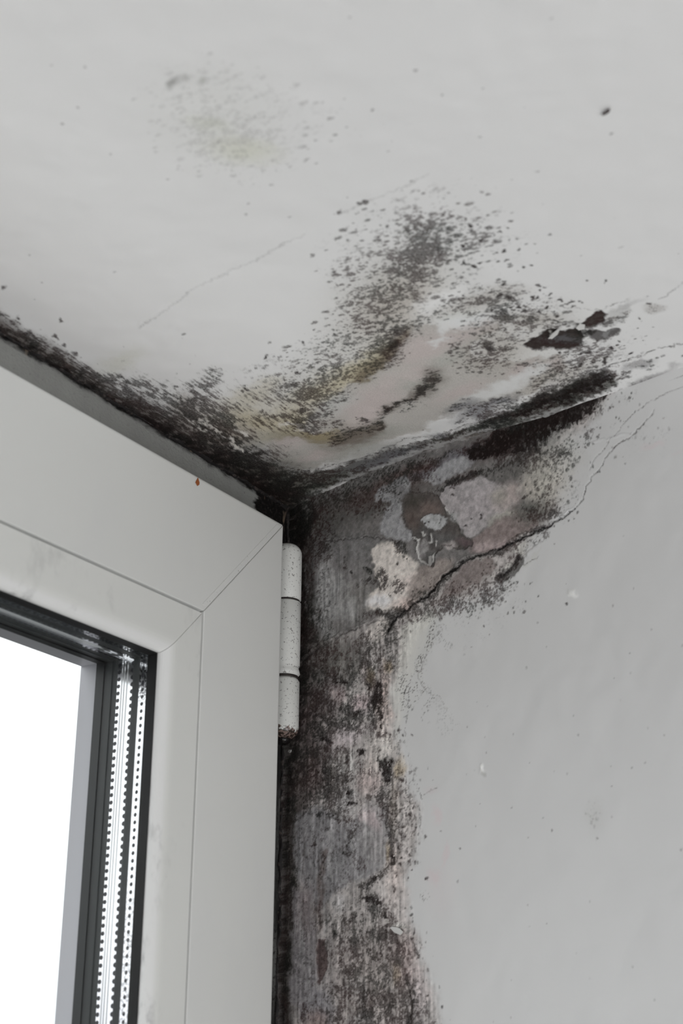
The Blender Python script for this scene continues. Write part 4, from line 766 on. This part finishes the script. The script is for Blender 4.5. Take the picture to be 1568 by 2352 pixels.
# ================================================================ the opening sash
SX0, SX1, SZ0, SZ1, SY = -.715, -.0285, -1.06, -.0197, -.018
sash = setp(empty('casement', L0), 'white plastic window casement with mitred corner, glass and barrel hinge', 'window')
pr = [(0, .0), (0, SY + .0015), (.0002, SY + .0008), (.0007, SY + .0002), (.0015, SY), (.0467, SY), (.0469, SY + .0016), (.0477, SY + .0016), (.0477, .0175)  , (.030, .0175), (.030, 0)]
for bm, nm in zip(ring(pr, SX0, SX1, SZ0, SZ1, ('top', 'right', 'bottom', 'left'), .00012), ('top_rail', 'hinge_stile', 'bottom_rail', 'lock_stile')):
    o = bm_obj(nm, bm, M_upvc, sash)
    m = o.modifiers.new('b', 'BEVEL'); m.width = .0002; m.segments = 1; m.limit_method = 'ANGLE'
# glazing bead: flat land, then a rounded nose down to the glass
k = N('smudged_bead_plastic'); v = k.n('ShaderNodeTexCoord').outputs['Object']
n1 = k.noise(v, 70, 4, .65, (.5, 1, .35)); n2 = k.noise(v, 420, 3, .6, (.6, 1, .4)); n3 = k.noise(v, 22, 2, .5)
sx = k.n('ShaderNodeSeparateXYZ'); k.t.links.new(v, sx.inputs[0])
nose = k.ramp(sx.outputs[1], SY + .00005, SY + .0008)  # nose mask: brightness of the sloped face put into the colour
sm = k.math('MULTIPLY', k.math('MULTIPLY', k.ramp(n1, .50, .66), k.ramp(n2, .40, .62)), k.math('MULTIPLY_ADD', nose, .35, .22))
c = k.mix(sm, (.69, .695, .67), (.16, .16, .165)); c = k.mix(k.math('MULTIPLY', nose, .5), c, k.mix(sm, (.78, .78, .79), (.2, .2, .2)))
M_bead = k.set(Base_Color=c, Roughness=.3)
GD = .0655                                       # daylight edge
bp = [(.0479, .0), (.0479, SY), (.0600, SY)]
for i in range(1, 9):
    a = i / 8 * math.pi / 2; bp.append((.0600 + (GD - .0600) * math.sin(a), SY + .0032 * (1 - math.cos(a))))
bp += [(GD, -.0142), (.056, -.0140), (.056, .0)]
for bm, nm in zip(ring(bp, SX0, SX1, SZ0, SZ1, ('top', 'right', 'bottom', 'left'), .0001), ('glazing_bead',) * 4):
    bm_obj(nm, bm, M_bead, sash, smooth=False)
def stack(nm, y0, y1, d, mat, groove=None, head=None):
    e = [(.051, y0), (d, y0)]
    if groove:
        for g0 in groove: e += [(d, g0), (d + .0003, g0), (d + .0003, g0 + .00025), (d, g0 + .00025)]
    e += [(d, y1), (.051, y1)]
    bms = ring(e, SX0, SX1, SZ0, SZ1, ('top', 'right', 'bottom', 'left'))
    bm = bms[1]
    if head: bm_obj(nm, bms[0], head, sash)
    for b2 in (bms[2:] if head else [bms[0]] + bms[2:]):
        me = bpy.data.meshes.new('tmp'); b2.to_mesh(me); b2.free(); bm.from_mesh(me); bpy.data.meshes.remove(me)
    return bm_obj(nm, bm, mat, sash)
stack('inner_gasket', -.0142, -.0106, GD + .0004, M_black)
def spacer_mat(name, rows, pitch, noise_on=0):
    k = N(name); v = k.n('ShaderNodeTexCoord').outputs['Object']
    sx = k.n('ShaderNodeSeparateXYZ'); k.t.links.new(v, sx.inputs[0])
    mk = None
    for axis in (2, 0):                          # perforations run along both the stiles and the rails
        fz = k.math('SUBTRACT', k.math('MODULO', k.math('ADD', sx.outputs[axis], 5.0), pitch), pitch / 2)
        for (y0, ry, rz) in rows:
            dd = k.math('ADD', k.math('POWER', k.math('DIVIDE', k.math('ABSOLUTE', fz), rz), 2.0), k.math('POWER', k.math('DIVIDE', k.math('ABSOLUTE', k.math('SUBTRACT', sx.outputs[1], y0)), ry), 2.0))
            q = k.math('LESS_THAN', dd, 1.0)
            if axis == 2: q = k.math('MULTIPLY', q, k.math('GREATER_THAN', sx.outputs[0], SX1 - GD - .001))
            else: q = k.math('MULTIPLY', q, k.math('LESS_THAN', sx.outputs[0], SX1 - GD - .001))
            mk = q if mk is None else k.math('MAXIMUM', mk, q)
    c = k.mix(mk, (.93, .93, .95), (.03, .03, .035))
    if noise_on:
        w = k.ramp(k.math('MULTIPLY', sx.outputs[2], -1.0), .145, .175)
        c = k.mix(k.math('MULTIPLY', w, k.math('MULTIPLY', k.ramp(k.noise(v, 1300, 2), .5, .56), .6)), c, (.22, .22, .23))
        w = k.math('SUBTRACT', 1.0, k.ramp(k.math('MULTIPLY', sx.outputs[2], -1.0), .097, .104))
        c = k.mix(k.math('MULTIPLY', w, k.math('MULTIPLY', k.ramp(k.noise(v, 1500, 2), .45, .55), .8)), c, (.05, .05, .055))
    met = k.math('SUBTRACT', 1.0, mk)
    return k.set(Base_Color=c, Metallic=k.math('MULTIPLY', met, 1.0), Roughness=.13)
M_spA = spacer_mat('perforated_aluminium_inner', [(-.0090, .0006, .00065)], .00235, 1)
M_spB = spacer_mat('perforated_aluminium_outer', [(-.0046, .0008, .00075), (.0010, .0007, .0007)], .00235)
stack('spacer_bar', -.0106, -.0074, GD + .0002, M_spA)
stack('edge_seal', -.0074, -.0048, GD + .0003, M_gasket)
stack('spacer_bar', -.0048, .0016, GD + .0002, M_spB, [-.0025, -.0013, -.0003])
stack('outer_gasket', .0016, .0111, GD, M_gasket, [.0040, .0075])
M_outer = plain('outer_sash_plastic', (.88, .87, .92), .35)
stack('outer_rebate', .0111, .0178, GD, M_outer)
# panes: thin architectural glass
k = N('clear_glass'); k.t.nodes.remove(k.b)
tr = k.n('ShaderNodeBsdfTransparent'); tr.inputs[0].default_value = (.985, .992, .99, 1); gl = k.n('ShaderNodeBsdfGlossy'); gl.inputs['Roughness'].default_value = .02
fr = k.n('ShaderNodeFresnel'); fr.inputs[0].default_value = 1.45
ms = k.n('ShaderNodeMixShader'); gm = k.n('ShaderNodeNewGeometry'); k.t.links.new(k.math('MULTIPLY', k.math('MULTIPLY', fr.outputs[0], .45), k.math('SUBTRACT', 1.0, gm.outputs['Backfacing'])), ms.inputs[0]); k.t.links.new(tr.outputs[0], ms.inputs[1]); k.t.links.new(gl.outputs[0], ms.inputs[2])
k.t.links.new(ms.outputs[0], [q for q in k.t.nodes if q.type == 'OUTPUT_MATERIAL'][0].inputs[0]); M_glass = k.m
for y in (-.0110, -.0064, .0062):
    bm = bmesh.new(); box(bm, (SX0 + .052, y, SZ0 + .052), (SX1 - .052, y + .0004, SZ1 - .052)); bm_obj('glass_pane', bm, M_glass, sash)
# weld strip beside the mitre
bm = bmesh.new()
def P2(d, off): return (SX1 - d - off, SZ1 - d)       # on the rail side of the mitre
yy = SY - .00016
v0 = [bm.verts.new((P2(d, o_)[0], y, P2(d, o_)[1])) for y in (SY + .0002, yy) for d, o_ in ((.0018, .0004), (.0018, .0034), (.0448, .0034), (.0448, .0004))]
for f in ((0, 1, 5, 4), (1, 2, 6, 5), (2, 3, 7, 6), (3, 0, 4, 7), (4, 5, 6, 7)): bm.faces.new([v0[i] for i in f])
o = bm_obj('weld_strip', bm, upvc('specked_weld_plastic', .66), sash, bevel=.00008)

# ================================================================ hinge
HY = -.0102; hr = .0056
hx = hit(656.5, 1400, L0 + np.array([0, HY, 0]), [0, 1, 0])[0]
zat = lambda py: hit(657, py, L0 + np.array([0, HY - hr * .6, 0]), [0, 1, 0])[2] - 2.5
HO = Vector((hx, HY, 0))
M_pin = plain('wet_black_pin', (.006, .005, .005), .12)
def lathe(nm, prof, mat, parent, seg=48, bev=0):
    bm = bmesh.new(); rings = []
    for r, z in prof:
        rings.append([bm.verts.new((r * math.cos(2 * math.pi * i / seg), r * math.sin(2 * math.pi * i / seg), z)) for i in range(seg)] if r > 1e-6 else [bm.verts.new((0, 0, z))])
    for A, B in zip(rings[:-1], rings[1:]):
        for i in range(seg):
            j = (i + 1) % seg
            if len(A) == 1: bm.faces.new((A[0], B[j], B[i]))
            elif len(B) == 1: bm.faces.new((A[i], A[j], B[0]))
            else: bm.faces.new((A[i], A[j], B[j], B[i]))
    bmesh.ops.translate(bm, verts=bm.verts, vec=HO)
    return bm_obj(nm, bm, mat, parent, smooth=True)
def arc(cz, r0, rc, up, nseg=7):                # quarter round end
    return [(r0 - rc + rc * math.sin(a), cz + up * rc * math.cos(a)) for a in [math.pi / 2 * i / nseg for i in range(nseg + 1)]]
zt, z1, z2, z3 = zat(1237), zat(1369), zat(1548), zat(1692)
hinge = lathe('hinge', [(0, zt - .002), (.0022, zt - .002), (.0022, z3 + .0005), (.0030, z3 - .0001), (.0027, z3 - .0010), (.0016, z3 - .0019), (0, z3 - .0022)], M_pin, sash)
hinge['label'] = 'white barrel hinge with black specks and a wet black pin end'
top = [(0, zt)] + [(r_, z_) for r_, z_ in arc(zt - .0042, hr, .0042, 1)] + [(hr, z1 + .0004), (hr - .0004, z1), (0, z1)]
lathe('upper_knuckle', top, M_hinge, hinge)
zcx = zat(1529)
mid = [(0, z1 - .0007), (hr - .0004, z1 - .0007), (hr, z1 - .0011), (hr, zcx + .0014), (hr - .0005, zcx + .0004), (hr - .0002, zcx - .0006), (hr + .0001, zcx - .0018), (hr - .0003, z2 + .0008), (hr - .0006, z2 + .0003), (0, z2 + .0003)]
lathe('middle_knuckle', mid, M_hinge, hinge)
k = N('chipped_hinge_enamel'); v = k.n('ShaderNodeTexCoord').outputs['Object']
sx = k.n('ShaderNodeSeparateXYZ'); k.t.links.new(v, sx.inputs[0])
nn = k.noise(v, 420, 3, .6); n1 = k.noise(v, 1100, 2, .6)
chip = k.ramp(k.math('ADD', k.math('MULTIPLY', k.math('SUBTRACT', nn, .5), .009), k.math('SUBTRACT', z3 + .0036, sx.outputs[2])), .0, .0005)
c = k.mix(k.math('MULTIPLY', k.ramp(n1, .60, .66), .7), (.70, .705, .68), (.10, .09, .085))
c = k.mix(k.ramp(k.noise(v, 240, 3, .6), .68, .71), c, (.12, .07, .06))
c = k.mix(chip, c, k.mix(k.ramp(n1, .45, .6), (.025, .018, .014), (.22, .16, .14)))
M_chip = k.set(Base_Color=c, Roughness=k.math('MULTIPLY_ADD', chip, -.12, .34))
low = [(0, z2 - .0005), (hr - .0008, z2 - .0005), (hr, z2 - .0018)] + [(r_, z_) for r_, z_ in arc(z3 + .0042, hr, .0042, -1)][::-1] + [(0, z3)]
lathe('lower_knuckle', low, M_chip, hinge)
k = N('grimy_joint'); M_grime = k.set(Base_Color=(.02, .014, .012), Roughness=.6)
for zc_ in (z1 - .00035, z2 - .0001):
    lathe('joint_washer', [(0, zc_ + .0004), (hr - .0005, zc_ + .0004), (hr - .0005, zc_ - .0004), (0, zc_ - .0004)], M_grime, hinge)
bm = bmesh.new(); box(bm, (-.0030, .0035, z3 + .004), (.0012, -HY - .0002, zt - .006)); bmesh.ops.translate(bm, verts=bm.verts, vec=HO); bm_obj('hinge_leaf', bm, M_hinge, hinge, bevel=.0004)

# ================================================================ grimy sealant bead where plaster meets frame
def lumpy_bead(name, a, b, r, seed, mat):
    a = np.array(a, float); b = np.array(b, float); L = np.linalg.norm(b - a); nseg = int(L / .0008); ax = (b - a) / L
    u = np.cross(ax, [0.3, .5, .8]); u /= np.linalg.norm(u); w = np.cross(ax, u)
    T = np.linspace(0, L, nseg)[:, None] + np.zeros((1, 12)); A = np.linspace(0, 2 * np.pi, 12, endpoint=False)[None] + np.zeros((nseg, 1))
    rr_ = r * (1 + .35 * fbm(T.ravel() * 260, A.ravel() * 1.2, seed, 3)).clip(.25, 2).reshape(T.shape)
    P = a[:, None, None] + ax[:, None, None] * T + rr_ * (u[:, None, None] * np.cos(A) + w[:, None, None] * np.sin(A))
    i = np.arange(nseg - 1)[:, None] * 12 + np.arange(12)[None]; j = np.arange(nseg - 1)[:, None] * 12 + (np.arange(12)[None] + 1) % 12
    f = np.stack([i, j, j + 12, i + 12], -1).reshape(-1, 4)
    o = obj(name, mesh_np(name, P.reshape(3, -1).T - L0, f), mat); o.location = L0; o['kind'] = 'structure'; return o
k = N('mouldy_sealant'); v = k.n('ShaderNodeTexCoord').outputs['Object']
M_seal = k.set(Base_Color=k.mix(k.ramp(k.noise(v, 500, 3, .7), .5, .68), (.010, .008, .008), (.07, .055, .05)), Roughness=.7)
lumpy_bead('trim_1', P0 + [.001, -.0003, .0006], P0 + [-.5, -.0003, .0006 + .5 * .0163], .0011, 5, M_seal)
lumpy_bead('trim_2', P0 + [.0004, -.0004, 0], P0 + [.0004, -.0004, -.5], .0011, 9, M_seal)

# ================================================================ loose bits on the surfaces
def on_ceiling(px, py): return hit(px, py, P0, NC), np.array([0, 0, -1.])
def on_wall(px, py): return hit(px, py, P0, WN), -WN
def flake(name, pn, outline, curl, thick, mat, label, cat, group=None, spin=0, lift=.0003):
    """a thin curled chip: outline in mm on the surface (a along, b across), lifted towards its b edge"""
    p, nn = pn
    e1 = np.cross(nn, [0, 0, 1.]) if abs(nn[2]) < .5 else WD.copy(); e1 = e1 / np.linalg.norm(e1); e2 = np.cross(nn, e1)
    cs, sn = math.cos(spin), math.sin(spin); e1, e2 = e1 * cs + e2 * sn, e2 * cs - e1 * sn
    bm = bmesh.new(); vs = [bm.verts.new((x / 1000, y / 1000, 0)) for x, y in outline]; f = bm.faces.new(vs)
    bmesh.ops.triangulate(bm, faces=[f]); bmesh.ops.subdivide_edges(bm, edges=bm.edges[:], cuts=3, use_grid_fill=True)
    ys_ = [v_.co.y for v_ in bm.verts]; y0, y1 = min(ys_), max(ys_)
    g = bmesh.ops.extrude_face_region(bm, geom=bm.faces[:]); new = {v_ for v_ in g['geom'] if isinstance(v_, bmesh.types.BMVert)}
    for v_ in bm.verts:
        t_ = (v_.co.y - y0) / (y1 - y0 + 1e-9); v_.co.z = curl / 1000 * t_ ** 2 + (thick / 1000 if v_ in new else 0)
    o = bm_obj(name, bm, mat, smooth=False)
    o.matrix_world = Matrix([[e1[i], e2[i], nn[i], (p + nn * lift)[i]] for i in range(3)] + [[0, 0, 0, 1]])
    return setp(o, label, cat, group)
M_flake = plain('old_white_paint', (.72, .715, .70), .6, .0002, 900)
M_flake_g = plain('dingy_paint', (.42, .41, .40), .65, .0002, 900)
g_ = 'loose flakes of old paint'
flake('paint_flake', on_ceiling(1272, 764), [(-3, -.7), (0, -1.1), (3.2, -.4), (3.6, .5), (.5, 1.2), (-2.6, .8)], .7, .25, M_flake, 'small white paint flake hanging in the dark peeled spot of the ceiling', 'paint flake', g_, .5)
flake('paint_flake', on_ceiling(1334, 748), [(-1.5, -.9), (1, -1.2), (2.2, .3), (.6, 1.6), (-1.4, .8)], .5, .25, M_flake, 'tiny white paint flake bridging the two dark peeled ceiling spots', 'paint flake', g_, 1.0)
flake('paint_flake', on_wall(914, 2137), [(-2.6, -.6), (-.5, -1.0), (2.4, -.2), (2.8, .5), (.2, .9), (-2.4, .6)], .9, .22, M_flake, 'curled white paint flake low on the mouldy wall edge, near the picture bottom', 'paint flake', g_, -.5)
flake('paint_flake', on_wall(990, 1288), [(-.8, -1.6), (.4, -1.8), (.9, .6), (.4, 2.2), (-.4, 1.8)], .5, .2, M_flake_g, 'narrow upright grey paint curl at the foot of the peeled wall patch', 'paint flake', g_, .2)
flake('plaster_crumb', on_wall(668, 1726), [(-.7, -.4), (.4, -.6), (.8, .2), (0, .6), (-.6, .4)], .2, .5, M_flake_g, 'tiny pale crumb on the dark wall just below the hinge', 'crumb')
flake('rust_fleck', (hit(452.5, 1108, L0 + np.array([0, SY, 0]), [0, 1, 0]), np.array([0, -1., 0])), [(-1.1, -.3), (-.2, -1.8), (.7, -.4), (1.1, .4), (.1, 1.4), (-.9, .6)], .2, .2, plain('rust', (.30, .085, .02), .8), 'orange-brown fleck stuck on the white sash near its top edge', 'fleck', lift=.00002)
flake('dark_speck', on_ceiling(1391, 254), [(-1.5, -.2), (-.4, -.6), (.7, -.5), (1.6, .35), (1.4, .6), (0, .35), (-1.1, .3)], .2, .25, plain('brown_speck', (.06, .04, .04), .8), 'lone dark brown speck on the clean upper right ceiling', 'speck', spin=.15)
